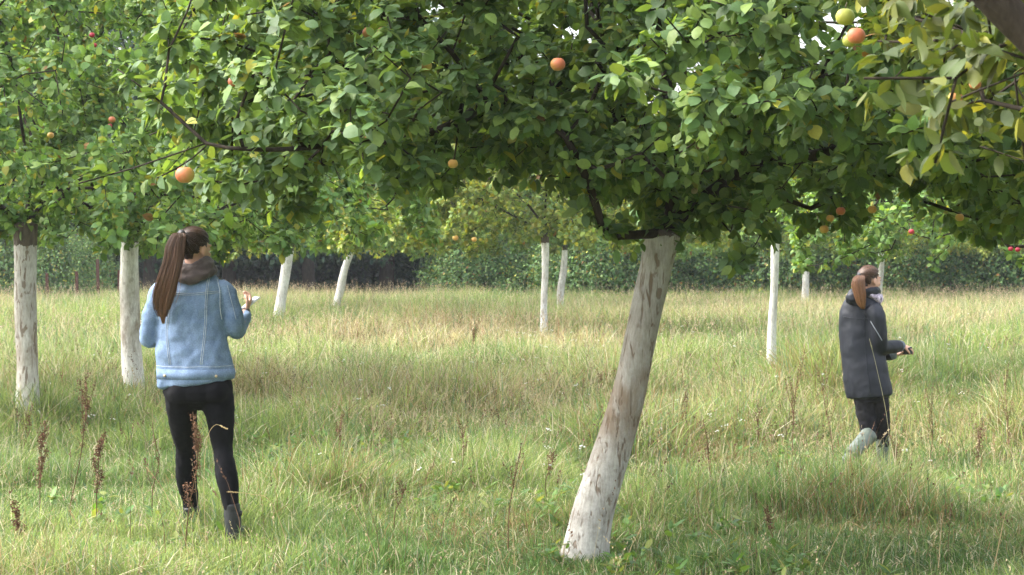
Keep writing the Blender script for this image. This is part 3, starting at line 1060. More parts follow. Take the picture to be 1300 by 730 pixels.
# ------------------------------------------------------------------ broad leaved weeds low in the grass
def broad_weeds():
    rs = np.random.RandomState(61)
    x, y = wedge(rs, 2600, 8.5, 30, .8)
    P_ = np.stack([x, y, 0 * x], -1)
    k = nz_patch2(P_ + 7) > .45
    x = x[k]; y = y[k]; m = len(x); per = 9
    X = np.repeat(x, per) + rs.normal(0, .02, m * per); Y = np.repeat(y, per) + rs.normal(0, .02, m * per)
    a = rs.uniform(0, 6.28, m * per); up = rs.uniform(.25, 1.3, m * per)
    d = np.stack([np.cos(a), np.sin(a), up], -1)
    pos = np.stack([X, Y, ground_z(X, Y) + rs.uniform(.01, .10, m * per)], -1)
    nr = np.stack([-np.cos(a) * .6, -np.sin(a) * .6, np.ones(m * per)], -1)
    col = np.array([[.10, .21, .05], [.14, .25, .07], [.09, .17, .06], [.22, .26, .08]])[rs.randint(0, 4, m * per)] * rs.uniform(.8, 1.3, (m * per, 1))
    v, t, c = leaf_cloud(rs, pos, d, nr, rs.uniform(.04, .095, m * per), col, True, .42)
    tag(link("broadleaf_weeds", mesh_np("broadleaf_weeds", v, t, None, c, True), M_LEAF), "low broad leaved weeds growing between the grass tufts", "weeds", kind="stuff")


broad_weeds()

# ------------------------------------------------------------------ the wood and hedge behind
def bush_mesh(seed, rx, ry, h, n, leaf, pal, lift=0.0):
    """a leafy mound: clumped leaf sprays through its volume"""
    rs = np.random.RandomState(seed)
    nz = Noise3(seed, 2.2 / max(1, rx * .5), 2)
    ncl = n // 9
    out = []
    while len(out) < ncl:
        k = ncl * 3
        x = rs.uniform(-1.1, 1.1, k); y = rs.uniform(-1.1, 1.1, k); z = rs.uniform(0, 1.15, k)
        Q = np.stack([x * rx, y * ry, lift + z * (h - lift)], -1)
        rr = np.sqrt(x * x + y * y + np.clip(z, 0, 2) ** 2 * (.9)) / (1 + .16 * nz(Q))
        ok = (rr < 1) & (rs.uniform(size=k) < .15 + .85 * rr ** 2)
        out.extend(Q[ok].tolist())
    hub = np.array(out[:ncl])
    H = np.repeat(hub, 9, axis=0) + rs.normal(0, leaf * 1.4, (ncl * 9, 3))
    H[:, 2] = np.maximum(H[:, 2], .02)
    ctr = np.array([0, 0, h * .4])
    o = H - ctr; o /= np.linalg.norm(o, axis=1)[:, None]
    d = o * .5 + rs.normal(0, .7, H.shape) + np.array([0, 0, -.2])
    nrm = o * .6 + np.array([0, 0, .8]) + rs.normal(0, .4, H.shape)
    col = leaf_colors(rs, len(H), pal) * np.repeat(rs.uniform(.7, 1.3, (ncl, 1)), 9, axis=0)
    v, t, c = leaf_cloud(rs, H, d, nrm, leaf * rs.uniform(.6, 1.3, len(H)), col, False, .75)
    return mesh_np("crown", v, t, None, c, True), hub


def canes_mesh(seed, hub, rx):
    rs = np.random.RandomState(seed)
    mb = MB()
    for k in range(16):
        q = hub[rs.randint(len(hub))]
        a = np.array([q[0] * .4, q[1] * .4, -.05])
        mid = (a + q) / 2 + np.array([0, 0, .3])
        mb.tube(catmull([a, mid, q], 7), np.linspace(.018, .006, 7), 5)
    return mb.mesh("stems")


bush_src = [bush_mesh(300 + i, 2.4, 1.7, 2.6, 19800, .085, 'hedge') for i in range(3)]
cane_src = [canes_mesh(310 + i, bush_src[i][1], 2.4) for i in range(3)]
for me, _ in bush_src: me.materials.append(M_LEAF_FAR)
for me in cane_src: me.materials.append(M_BARK_DARK)
BUSH_LAB = {
    0: "low green bramble bush on the bank at the far left edge",
    1: "green bramble bush beside the rusty fence posts",
    2: "bramble bush directly behind the slim upright white trunk",
    3: "bramble bush seen just right of the small far white trunk",
    4: "bramble bush framed between the leaning trunk and the small far one",
    5: "bramble bush right behind the top of the leaning trunk",
    6: "bramble bush left of the thin straight white trunk",
    7: "bramble bush between the thin straight trunk and the far white one",
    8: "bramble bush right of the far white trunk",
    9: "bramble bush behind the head of the walker in dark coat",
    10: "bramble bush just right of the walker in dark coat",
    11: "bramble bush under the red apples near the right edge",
    12: "last bramble bush of the hedge at the right edge",
}
bush_at = [(10, 60, 1.1), (62, 59.5, .75), (640, 63, 1.0), (745, 62, 1.05), (800, 61, 1.1), (850, 62.5, 1.2), (915, 61.5, 1.15), (985, 62, 1.2), (1050, 61.5, 1.15), (1115, 62.2, 1.25), (1180, 61.4, 1.15), (1245, 62, 1.2), (1310, 61.2, 1.25)]
for i, (px, y, s_) in enumerate(bush_at):
    x = (px - 650) * y / FPX
    r_ = empty("bramble_bush", (x, y, float(ground_z(x, y))))
    r_.rotation_euler = (0, 0, (i * 2.399) % 6.28 * .0 + (0 if i % 2 else math.pi))
    r_.scale = (s_, s_, s_ * (1 + .12 * math.sin(i * 1.7)))
    tag(r_, BUSH_LAB[i], "bush", "bramble bushes along the far edge of the orchard")
    k = i % 3
    link("crown", bush_src[k][0], None, r_); link("stems", cane_src[k], None, r_)


def wood_tree_src(seed, rx, h, lift, n, leaf, pal, tr):
    me, hub = bush_mesh(seed, rx, rx * .85, h, n, leaf, pal, lift)
    me.materials.append(M_LEAF_FAR)
    rs = np.random.RandomState(seed)
    mb, path = trunk_mesh([(0, 0, -.1), (.05, 0, h * .25), (-.05, .05, h * .5), (0, 0, h * .85)], [tr, tr * .85, tr * .6, tr * .15], seed, sides=14, rings=30)
    for k in range(14):
        q = hub[rs.randint(len(hub))]
        a = path[int(rs.uniform(.25, .75) * len(path))]
        mb.tube(catmull([a, (a + q) / 2 + [0, 0, .3], q], 7), np.linspace(tr * .3, .02, 7), 5)
    tm = mb.mesh("trunk"); tm.materials.append(M_BARK_DARK)
    return me, tm


wood_src = [wood_tree_src(401, 3.4, 10.5, 1.5, 16200, .19, 'dark', .26), wood_tree_src(402, 3.0, 9.0, 1.9, 14400, .18, 'dark', .22), wood_tree_src(403, 2.8, 7.0, 1.0, 12600, .16, 'hedge', .18)]
# (pixel x, distance, source, scale, label)
WOOD = [
    (-40, 66, 0, 1.05, "tall dark tree of the wood at the left picture edge"),
    (70, 68, 1, 1.1, "dark tree behind the rusty fence posts"),
    (190, 65, 0, 1.0, "dark tree of the wood behind the clean white trunk"),
    (292, 67, 1, 1.05, "dark tree of the wood just right of the ponytail"),
    (392, 66, 0, .95, "dark tree of the wood between the two leaning white trunks"),
    (490, 68, 1, 1.1, "dark tree of the wood right of the steeply leaning trunk"),
    (585, 70, 0, .9, "blue green tree ending the dark wood near the middle"),
    (680, 74, 2, .95, "green hedge tree behind the slim upright white trunk"),
    (770, 75, 2, .75, "lower green hedge tree left of the leaning trunk"),
    (870, 76, 2, .7, "low green hedge tree behind the leaning trunk's top"),
    (960, 75, 2, .72, "low green hedge tree behind the thin straight trunk"),
    (1050, 74, 2, .8, "green hedge tree left of the walker in dark coat"),
    (1150, 73, 2, 1.0, "green hedge tree right of the walker in dark coat"),
    (1260, 72, 2, 1.1, "green hedge tree under the red apples at the right"),
    (1370, 72, 2, 1.1, "green hedge tree at the right picture edge"),
    (20, 76, 1, 1.1, "second row dark tree far behind the thick left trunk"),
    (130, 77, 0, 1.0, "second row dark tree behind the gap near the fence posts"),
    (240, 78, 1, 1.1, "second row dark tree behind the ponytail"),
    (340, 77, 0, 1.0, "second row dark tree behind the forked white trunk"),
    (440, 78, 1, 1.15, "second row dark tree behind the steeply leaning trunk"),
    (540, 79, 0, .95, "second row dark tree left of the middle"),
]
for i, (px, y, k, s_, lab) in enumerate(WOOD):
    x = (px - 650) * y / FPX
    r_ = empty("wood_tree" if k < 2 else "hedge_tree", (x, y, 0))
    r_.rotation_euler = (0, 0, (i * 1.31) % 6.28)
    r_.scale = (s_, s_, s_)
    tag(r_, lab, "tree", "trees behind the orchard")
    link("crown", wood_src[k][0], None, r_); link("trunk", wood_src[k][1], None, r_)

# undergrowth closing the wood at ground level
und, _ = bush_mesh(451, 3.2, 1.8, 3.6, 14400, .17, 'dark')
und.materials.append(M_LEAF_FAR)
UND = [(-10, 70, "dark shrub deep in the wood at the left edge"), (95, 72, "dark shrub deep in the wood behind the fence posts"), (205, 71, "dark shrub deep in the wood behind the denim jacket"),
       (305, 72, "dark shrub deep in the wood left of the forked trunk"), (400, 71, "dark shrub deep in the wood right of the forked trunk"),
       (500, 72, "dark shrub deep in the wood by the steeply leaning trunk"), (590, 73, "dark shrub at the end of the wood near the middle")]
for i, (px, y, lab) in enumerate(UND):
    x = (px - 650) * y / FPX
    o = bpy.data.objects.new("shrub", und); COL.objects.link(o)
    o.location = (x, y, 0); o.rotation_euler = (0, 0, math.pi * (i % 2)); o.scale = (1, 1, 1 + .1 * (i % 3))
    tag(o, lab, "shrub", "dark shrubs inside the wood")

# ------------------------------------------------------------------ rusty fence posts
m_rust = plain("rusty_post", (0.09, 0.045, 0.035), .9, .1, (20, .3), (40, .004))
for px, ht, lab in ((60, .95, "short rusty fence post, first from the left edge"), (98, 1.0, "rusty fence post, second from the left edge"),
                    (125, 1.35, "tallest of the rusty fence posts"), (151, 1.05, "rusty fence post beside the clean white trunk")):
    y = 57.5; x = (px - 650) * y / FPX; gz = float(ground_z(x, y))
    mb = MB()
    w_ = .045
    for (cx_, cy_, hx, hy) in ((0, 0, w_, .008), (w_ - .008, -.035, .008, .03)):   # an angle-iron section
        mb.box((cx_, cy_, ht / 2 - .1), (hx, hy, ht / 2 + .1))
    for k in range(4): mb.tube([(0, .01, .3 + .22 * k), (0, -.045, .3 + .22 * k)], .008, 6)
    o = link("fence_post", mb.mesh("fence_post", smooth=False), m_rust, None, (x, y, gz))
    o.rotation_euler = (0, R(2) * math.sin(px), 0)
    tag(o, lab, "fence post", "rusty fence posts")


# ------------------------------------------------------------------ dock plants and dry stalks
def dock(px, py_base, y, ht, lean, label, rs, dens=1.0, red=1.0):
    x = (px - 650) * y / FPX
    gz = float(ground_z(x, y))
    base = np.array([x, y, gz])
    mb = MB(); hd = MB()
    top = np.array([lean * ht, rs.normal(0, .05), ht])
    main = catmull([np.zeros(3) + [0, 0, -.03], top * .4 + [rs.normal(0, .015), 0, 0], top * .75 + [rs.normal(0, .02), 0, 0], top], 12)
    sc = np.array([.15, .095, .055]) * rs.uniform(.8, 1.2)
    mb.tube(main, np.linspace(.0038, .0016, 12), 5, c=sc)
    br = [(main[5:], 1.0)]
    for k in range(rs.randint(3, 6)):
        i = rs.randint(4, 10)
        a = main[i]; ang = rs.uniform(0, 6.28)
        d = np.array([math.cos(ang) * .35, math.sin(ang) * .35, 1.0]); ln = ht * rs.uniform(.15, .32)
        pl = catmull([a, a + d * ln * .5, a + d * ln * np.array([.8, .8, 1])], 7)
        mb.tube(pl, np.linspace(.0025, .0013, 7), 4, c=sc)
        br.append((pl, .8))
    V = []; C = []
    for pl, k_ in br:
        n = int(95 * dens * k_)
        u = rs.uniform(-.2, 1, n).clip(0, 1) ** .8 * (len(pl) - 1)
        i = np.minimum(u.astype(int), len(pl) - 2); f = (u - i)[:, None]
        c = pl[i] * (1 - f) + pl[i + 1] * f
        # seeds sit in whorls
        c = c + rs.normal(0, .009, (n, 3)) * np.array([1, 1, .6])
        d = rs.normal(size=(n, 3)); d /= np.linalg.norm(d, axis=1)[:, None]
        s_ = np.cross(d, rs.normal(size=(n, 3))); s_ /= np.linalg.norm(s_, axis=1)[:, None]
        w_ = rs.uniform(.005, .011, (n, 1))
        V.append(np.stack([c, c + d * w_ * .6 + s_ * w_ * .5, c + d * w_ * 1.2, c + d * w_ * .6 - s_ * w_ * .5], 1).reshape(-1, 3))
        col = np.array([.14, .078, .048]) * red * rs.uniform(.6, 1.6, (n, 1))
        C.append(np.repeat(col, 4, axis=0))
    V = np.concatenate(V); C = np.concatenate(C)
    hd.add(V, None, np.arange(len(V)).reshape(-1, 4), C)
    root = link("dock_plant", mb.mesh("stem"), M_DOCK, None, base)
    tag(root, label, "dock plant", "dried brown dock plants in the meadow")
    link("seed_head", hd.mesh("seed_head", smooth=False), M_DOCK, root)


rd = np.random.RandomState(77)
DOCKS = [
    (82, 11.9, .80, .22, "tall leaning dock between the thick left trunk and the black leggings", 1.6),
    (50, 11.6, .52, .02, "upright dock left of the tall leaning one, near the left edge", 1.9),
    (122, 11.5, .48, .03, "short dense reddish dock just left of the black leggings", 2.2),
    (20, 10.4, .26, .06, "small dock in the bottom left corner", 1.9),
    (232, 10.3, .66, .10, "brown dock standing right in front of the left legging", 2.2),
    (193, 11.6, .50, .02, "thin bare dock stem left of the black leggings", .3),
    (432, 13.8, .42, -.06, "dock in the open grass right of the denim jacket", .7),
    (586, 13.6, .45, .01, "upright dock standing left of the leaning trunk", .5),
    (696, 12.8, .36, .03, "dark little dock close to the leaning trunk's left side", .7),
    (645, 10.6, .55, .12, "slender dock stem just left of the leaning trunk's foot", .25),
    (1005, 14.8, .85, .05, "tall dock right of the leaning trunk, below the thin straight one", .8),
    (960, 17.5, .45, .1, "small dock below the thin straight white trunk", .6),
    (1062, 15.9, .80, -.12, "bent dock stem beside the back of the dark coat", .35),
    (1180, 17.0, .62, .03, "dock right of the walker in dark coat", .6),
    (1283, 17.5, .70, -.06, "dark dock by the right edge", .9),
    (1238, 15.5, .45, .1, "low dock between the dark coat and the right edge", .7),
    (1150, 13.5, .40, -.1, "rusty low dock in front of the walker in dark coat", .8),
    (500, 11.3, .32, .1, "faint dock stem in the grass midway between leggings and leaning trunk", .3),
    (760, 20.5, .42, .05, "dock partly behind the middle of the leaning trunk", .6),
    (870, 17.5, .50, .05, "dock in the grass right of the leaning trunk's middle", .6),
    (915, 13.4, .55, -.2, "dark bent dock stem low between the leaning trunk and the dark coat", .15),
    (600, 27, .55, .02, "distant dock in pale grass left of the slim white trunk", 1.3),
    (30, 14.5, .45, .03, "dock beside the foot of the thick left trunk", .5),
    (978, 10.6, .22, .03, "pale little dock at the bottom right of the leaning trunk", .5),
]
for px, y, ht, ln, lab, dn in DOCKS:
    dock(px, 0, y, ht, ln, lab, rd, dn)


def stalk(pts, label, thick=.0022, head=.06, col=(.50, .38, .20)):
    pts = np.array(pts, float)
    base = pts[0].copy(); base[2] = float(ground_z(base[0], base[1]))
    pts[0][2] = base[2] - .02
    c = catmull(pts, 16)
    mb = MB(); rs = np.random.RandomState(int(abs(pts[0][0] * 1000)) % 9999)
    mb.tube(c, np.linspace(thick, thick * .6, 16), 5, c=col)
    tip = c[-1]; d = c[-1] - c[-3]; d /= np.linalg.norm(d)
    for k in range(26):
        u = rs.uniform(0, 1)
        q = c[-3] + (c[-1] - c[-3]) * 0 + d * (head * u)
        o = rs.normal(size=3); o /= np.linalg.norm(o)
        e = q + d * .014 + o * .006
        s_ = np.cross(d, o) * .003
        mb.add([q, (q + e) / 2 + s_, e, (q + e) / 2 - s_], None, [(0, 1, 2, 3)], np.array(col) * rs.uniform(.8, 1.2))
    o = link("dry_grass_stalk", mb.mesh("dry_grass_stalk", base), M_STRAW, None, base)
    tag(o, label, "grass stalk", "long dry straw coloured grass stalks")


stalk([W(245, 725, 10.2), W(225, 660, 10.2), W(205, 620, 10.2), W(190, 600, 10.2)], "straw stalk slanting left in front of the left legging")
stalk([W(262, 700, 10.2), W(258, 620, 10.3), W(262, 560, 10.4), W(272, 540, 10.4), W(284, 543, 10.4)], "arching straw stalk hooked over the knee of the black leggings", .0016, .04)
stalk([W(372, 690, 10.4), W(345, 640, 10.4), W(318, 628, 10.4), W(292, 625, 10.4)], "low arching straw stalk in front of the ankle boot", .0018, .05)
stalk([W(1260, 735, 9.9), W(1270, 690, 9.9), W(1278, 650, 9.9)], "golden stalk with pale tip in the bottom right corner", .0035, .03)
stalk([W(1192, 735, 10.0), W(1195, 690, 10.0), W(1198, 655, 10.0)], "upright stalk left of the golden one, bottom right", .0025, .04)
stalk([W(930, 735, 10.2), W(920, 690, 10.2), W(902, 670, 10.2)], "short bent straw stalk at the bottom, right of the leaning trunk", .0025, .04)
stalk([W(1133, 600, 14.5), W(1128, 540, 14.5), W(1114, 470, 14.5), W(1104, 430, 14.5)], "thin pale stalk crossing the dark coat", .0018, .05, (.38, .36, .2))
stalk([W(655, 730, 10.0), W(650, 640, 10.0), W(662, 590, 10.0)], "long thin stalk left of the leaning trunk's foot", .0018, .06)
stalk([W(480, 735, 10.0), W(470, 690, 10.0), W(445, 640, 10.0)], "leaning straw stalk at the bottom between leggings and leaning trunk", .002, .05)
stalk([W(1040, 735, 10.0), W(1060, 690, 10.0), W(1075, 664, 10.0), W(1090, 668, 10.0)], "drooping stalk at the bottom below the walker in dark coat", .002, .05)
stalk([W(790, 735, 9.8), W(800, 700, 9.8), W(812, 676, 9.8)], "short straw stalk just right of the leaning trunk's foot", .002, .04)
stalk([W(120, 735, 10.1), W(110, 690, 10.1), W(88, 650, 10.1)], "leaning straw stalk below the short dense dock, bottom left", .002, .05)


# ------------------------------------------------------------------ people
def remeshed(name, mb, mat, parent, base, voxel=.008, smooth=4, disp=None, factor=.5):
    me = mb.mesh(name, base)
    o = link(name, me, mat, parent)
    m = o.modifiers.new("remesh", 'REMESH'); m.mode = 'VOXEL'; m.voxel_size = voxel; m.use_smooth_shade = True
    s_ = o.modifiers.new("smooth", 'SMOOTH'); s_.iterations = smooth; s_.factor = factor
    if disp:
        for k, (size, strength) in enumerate(disp):
            tx = bpy.data.textures.new(name + "_folds_%d" % k, 'CLOUDS'); tx.noise_scale = size; tx.noise_depth = 1
            dm = o.modifiers.new("folds", 'DISPLACE'); dm.texture = tx; dm.strength = strength; dm.mid_level = .5; dm.texture_coords = 'LOCAL'
    # bake the modifiers so later pieces can be fitted to the surface
    dg = bpy.context.evaluated_depsgraph_get()
    dg.update()
    ev = o.evaluated_get(dg)
    me2 = bpy.data.meshes.new_from_object(ev)
    o.modifiers.clear()
    o.data = me2
    if not me2.materials: me2.materials.append(mat)
    for p in me2.polygons: p.use_smooth = True
    return o


def frame(f, up=(0, 0, 1)):
    f = np.array(f, float); f /= np.linalg.norm(f)
    up = np.array(up, float)
    r = np.cross(f, up); r /= np.linalg.norm(r)
    u = np.cross(r, f)
    return r, f, u


def head_parts(mb, c, f, tilt=(0, 0, 1), k=1.0):
    """skull, jaw, nose, brow, lips, ears; c = skull centre, f = facing"""
    r, f, u = frame(f, tilt)
    Rm = np.stack([r, f, u], 1)
    P = lambda a, b, d: c + k * (r * a + f * b + u * d)
    e = lambda a, b, d, ax: mb.ellipsoid(P(a, b, d), tuple(k * x for x in ax), Rm)
    e(0, -.012, .02, (.074, .092, .088))
    e(0, .025, -.02, (.062, .062, .085))
    e(0, .045, -.07, (.043, .042, .036))            # jaw and chin
    e(0, .066, -.09, (.020, .018, .016))
    mb.tube([P(0, .082, .012), P(0, .097, -.016), P(0, .110, -.034)], [k * .008, k * .010, k * .012], 10)     # nose
    e(.012, .098, -.037, (.008, .010, .007)); e(-.012, .098, -.037, (.008, .010, .007))
    e(0, .088, .028, (.045, .010, .010))            # brow
    e(0, .090, -.062, (.021, .009, .0045)); e(0, .089, -.071, (.018, .009, .005))
    for s_ in (-1, 1):
        e(s_ * .034, .068, -.022, (.020, .018, .018))   # cheekbones
        e(s_ * .077, -.004, -.012, (.008, .017, .030))  # ears
        e(s_ * .074, .004, -.030, (.007, .010, .012))
        e(s_ * .029, .081, .006, (.013, .010, .009))    # closed lids over the eyes
    return P, Rm


def hand_parts(mb, wrist, f, palm_n, side, k=1.0, curl=.9, grip=None):
    """palm, four bent fingers of unequal length and a thumb; f = direction of the fingers, palm_n = out of the palm"""
    f = np.array(f, float); f /= np.linalg.norm(f)
    n = np.array(palm_n, float); n -= f * (n @ f); n /= np.linalg.norm(n)
    s_ = np.cross(f, n) * side
    Rm = np.stack([s_, f, n], 1)
    w = np.array(wrist, float)
    mb.ellipsoid(w + f * .045 * k, (.036 * k, .052 * k, .015 * k), Rm)
    mb.ellipsoid(w + f * .070 * k, (.039 * k, .022 * k, .013 * k), Rm)
    L_ = [.066, .074, .070, .055]
    for i in range(4):
        a = w + f * (.085 - .004 * abs(i - 1.4)) * k + s_ * (.029 - .019 * i) * k
        pts = [a - f * .02 * k, a]
        ang = 0
        p = a
        for j, sg in enumerate((.45, .32, .24)):
            ang += curl * (.75, .95, .6)[j]
            d = f * math.cos(ang) + n * math.sin(ang)
            p = p + d * L_[i] * sg * k
            pts.append(p)
        mb.tube(pts, np.array([.009, .0092, .0085, .0078, .0066]) * k, 10)
    t0 = w + f * .022 * k + s_ * .030 * k
    t1 = t0 + (s_ * .8 + f * .55 + n * .35) * .030 * k
    t2 = t1 + (f * .8 + n * .55 + s_ * .1) * .030 * k
    t3 = t2 + (f * .7 + n * .6 - s_ * .35) * .024 * k
    mb.tube([t0 - s_ * .012 * k, t0, t1, t2, t3], np.array([.012, .0125, .0108, .0098, .0075]) * k, 10)
    return w + f * .09 * k + n * .028 * k


def strands(paths, rads, cols, sides=3):
    mb = MB()
    for p, r_, c in zip(paths, rads, cols):
        mb.tube(p, r_, sides, True, c=c)
    return mb


m_skin = plain("skin", (0.56, 0.33, 0.24), .5, .35, (30, .06))
m_hair = attr_mat("hair_strands", .42, .45)
m_blackcloth = plain("black_leggings_cloth", (0.008, 0.008, 0.010), .85, .15, (14, .25), (9, .006))
m_boot = plain("black_rubber", (0.022, 0.024, 0.026), .5, .4, (12, .2), (14, .006))
m_scarf = plain("grey_brown_jersey", (0.075, 0.058, 0.055), .95, .1, (25, .25), (18, .01), .3)
m_phone = plain("phone_shell", (0.70, 0.72, 0.74), .25, .5)
m_phone_dark = plain("dark_phone_shell", (0.03, 0.03, 0.035), .3, .5)
m_thread = plain("pale_seam_thread", (0.44, 0.49, 0.55), .9, .1, (60, .3))
m_button = plain("brass_button", (0.55, 0.42, 0.25), .35, .6)


def denim():
    m, N, L, out = new_mat("washed_denim")
    tc = N.new("ShaderNodeTexCoord")
    n1 = noise_node(N, L, tc.outputs['Object'], 6, 4, .6, .6)
    n2 = noise_node(N, L, tc.outputs['Object'], 160, 3, .7)
    mp = N.new("ShaderNodeMapping"); mp.inputs['Scale'].default_value = (1, 1, .35); L.new(tc.outputs['Object'], mp.inputs[0])
    n3 = noise_node(N, L, mp.outputs[0], 13, 5, .7, 1.0)
    c = ramp(N, L, n1, [(0.28, (0.135, 0.205, 0.335)), (0.72, (0.225, 0.31, 0.455))])
    c2 = ramp(N, L, n3, [(0.4, (.90, .90, .90)), (0.66, (1.14, 1.12, 1.09))])
    c = mixc(N, L, 1.0, c, c2, 'MULTIPLY')
    c3 = ramp(N, L, n2, [(0.35, (.8, .8, .8)), (0.65, (1.2, 1.2, 1.2))])
    c = mixc(N, L, 1.0, c, c3, 'MULTIPLY')
    p = N.new("ShaderNodeBsdfPrincipled"); p.inputs['Roughness'].default_value = .9; p.inputs['Specular IOR Level'].default_value = .15
    L.new(c, p.inputs['Base Color'])
    b = N.new("ShaderNodeBump"); b.inputs['Distance'].default_value = .006; b.inputs['Strength'].default_value = .5
    L.new(n3, b.inputs['Height']); L.new(b.outputs[0], p.inputs['Normal'])
    L.new(p.outputs[0], out.inputs[0])
    return m


def shell_coat():
    m, N, L, out = new_mat("dark_raincoat")
    tc = N.new("ShaderNodeTexCoord")
    mp = N.new("ShaderNodeMapping"); mp.inputs['Scale'].default_value = (1, 1, .4); L.new(tc.outputs['Object'], mp.inputs[0])
    n1 = noise_node(N, L, mp.outputs[0], 9, 3, .5, .2)
    c = ramp(N, L, n1, [(0.3, (0.010, 0.012, 0.018)), (0.7, (0.018, 0.021, 0.030))])
    p = N.new("ShaderNodeBsdfPrincipled"); p.inputs['Roughness'].default_value = .55; p.inputs['Specular IOR Level'].default_value = .35
    L.new(c, p.inputs['Base Color'])
    b = N.new("ShaderNodeBump"); b.inputs['Distance'].default_value = .02; b.inputs['Strength'].default_value = .5
    L.new(n1, b.inputs['Height']); L.new(b.outputs[0], p.inputs['Normal'])
    L.new(p.outputs[0], out.inputs[0])
    return m


def torso(mb, rows, Y, Wf, depth, face, n=26, dyf=None):
    """rows: (px, py, half width px); an oval tube turned to face; depth ratio"""
    pts = np.array([Wf(a, b, 0) for a, b, c in rows])
    rad = np.array([c for a, b, c in rows]) * Y / FPX
    k = len(rows)
    pts = catmull(pts, n)
    rad = np.interp(np.linspace(0, k - 1, n), np.arange(k), rad)
    rr = np.broadcast_to(np.asarray(depth, float), (n,)) if np.ndim(depth) == 0 else np.interp(np.linspace(0, k - 1, n), np.arange(k), depth)
    mb.tube(pts, rad, 32, True, side=face, ratio=rr)


def limb(mb, joints, radii, n=18, sides=18, ratio=None):
    p = catmull(joints, n)
    r = np.interp(np.linspace(0, 1, n), np.linspace(0, 1, len(radii)), radii)
    mb.tube(p, r, sides, True)


def fit_ribbon(bvh, origin, pts_xz, ydir, width, lift=.0025):
    """a thin raised strip laid on a surface: each point is dropped on it along ydir"""
    hits = []
    for (x, z) in pts_xz:
        o = Vector((x - origin[0], -1.0 * ydir, z - origin[2]))
        h, nrm, _, _ = bvh.ray_cast(o, Vector((0, ydir, 0)))
        if h is not None: hits.append(np.array(h) + np.array(nrm) * lift)
    return hits


# ---- walker in the denim jacket
Y1 = 11.05
b1 = np.array([(252 - 650) * Y1 / FPX, Y1, 0.0])
w1 = lambda px, py, dy=0: W(px, py, Y1 + dy)
person1 = empty("person", b1)
tag(person1, "person in light blue denim jacket and black leggings looking at a phone, long brown ponytail", "person")
head_f = np.array([.56, .82, -.12])
hc1 = w1(247, 316, .0)

body = MB()
P1, R1 = head_parts(body, hc1, head_f)
limb(body, [w1(247, 362, 0), w1(247, 340, .0), w1(248, 325, .0)], [.058, .054, .056], 8)
torso(body, [(247, 352, 24), (246, 372, 34), (245, 420, 30), (248, 460, 30), (250, 492, 33), (251, 508, 24)], Y1, w1, .45, (1, 0, 0))
# arms under the sleeves, hands
limb(body, [w1(281, 366), w1(293, 398, .0), w1(300, 420, .03), w1(307, 405, .15), w1(311, 396, .22)], [.040, .038, .034, .028, .023])
limb(body, [w1(207, 366), w1(196, 398), w1(193, 420, .03), w1(205, 418, .15), w1(220, 408, .25)], [.040, .038, .034, .028, .023])
gr1 = hand_parts(body, w1(311.5, 396, .225), (.25, .55, .75), (-.85, -.1, .3), 1, .95, .75)
hand_parts(body, w1(221, 407, .255), (.6, .6, .4), (-.2, -.1, 1), -1, .95, .7)
# legs
jR = [w1(273, 497), w1(279, 535, .02), w1(283, 572, .03), w1(288, 612, -.01), w1(294, 662, -.03)]
jL = [w1(231, 497), w1(232, 535, .10), w1(236, 572, .24), w1(236, 612, .36), w1(241, 657, .46)]
limb(body, jR, [.055, .048, .034, .030, .018])
limb(body, jL, [.055, .048, .034, .030, .018])
for j in (jR, jL):
    a = j[-1].copy(); a[2] = .045
    body.tube([j[-1], a, a + [.02, .10, -.01], a + [.035, .17, -.02]], [.024, .025, .024, .016], 14)
remeshed("body", body, m_skin, person1, b1, .0055, 3)

# eyes
for s_ in (-1, 1):
    e = MB(); e.ellipsoid(P1(s_ * .029, .0835, .006), (.0095, .0095, .006), R1, 12, 8)
    link("eye", e.mesh("eye", b1), plain("eye_dark", (.10, .07, .05), .2, .5), person1)

jk = MB()
torso(jk, [(248, 343, 22), (247, 350, 32), (246, 357, 41), (245, 368, 46.5), (244, 385, 46), (243, 405, 44), (243, 430, 44.5), (246, 458, 48), (248, 478, 49.5), (249, 486, 49)],
      Y1, w1, [.62, .55, .52, .52, .55, .58, .58, .58, .60, .60], (1, 0, 0), 34)
limb(jk, [w1(276, 362), w1(288, 375), w1(296, 398, .0), w1(299, 417, .02), w1(302, 418, .08), w1(308, 404, .18), w1(310.5, 399, .215)], [.054, .058, .055, .053, .050, .042, .037], 24)
limb(jk, [w1(213, 364), w1(201, 376), w1(193, 400), w1(189, 424, .02), w1(192, 430, .07), w1(208, 420, .18), w1(217, 411, .24)], [.054, .058, .054, .052, .050, .042, .037], 24)
jacket = remeshed("denim_jacket", jk, denim(), person1, b1, .0085, 3, [(.14, .026), (.06, .015)])
# hollow hem band, raised a little over the jacket
bv = BVHTree.FromPolygons([v.co for v in jacket.data.vertices], [p.vertices[:] for p in jacket.data.polygons])


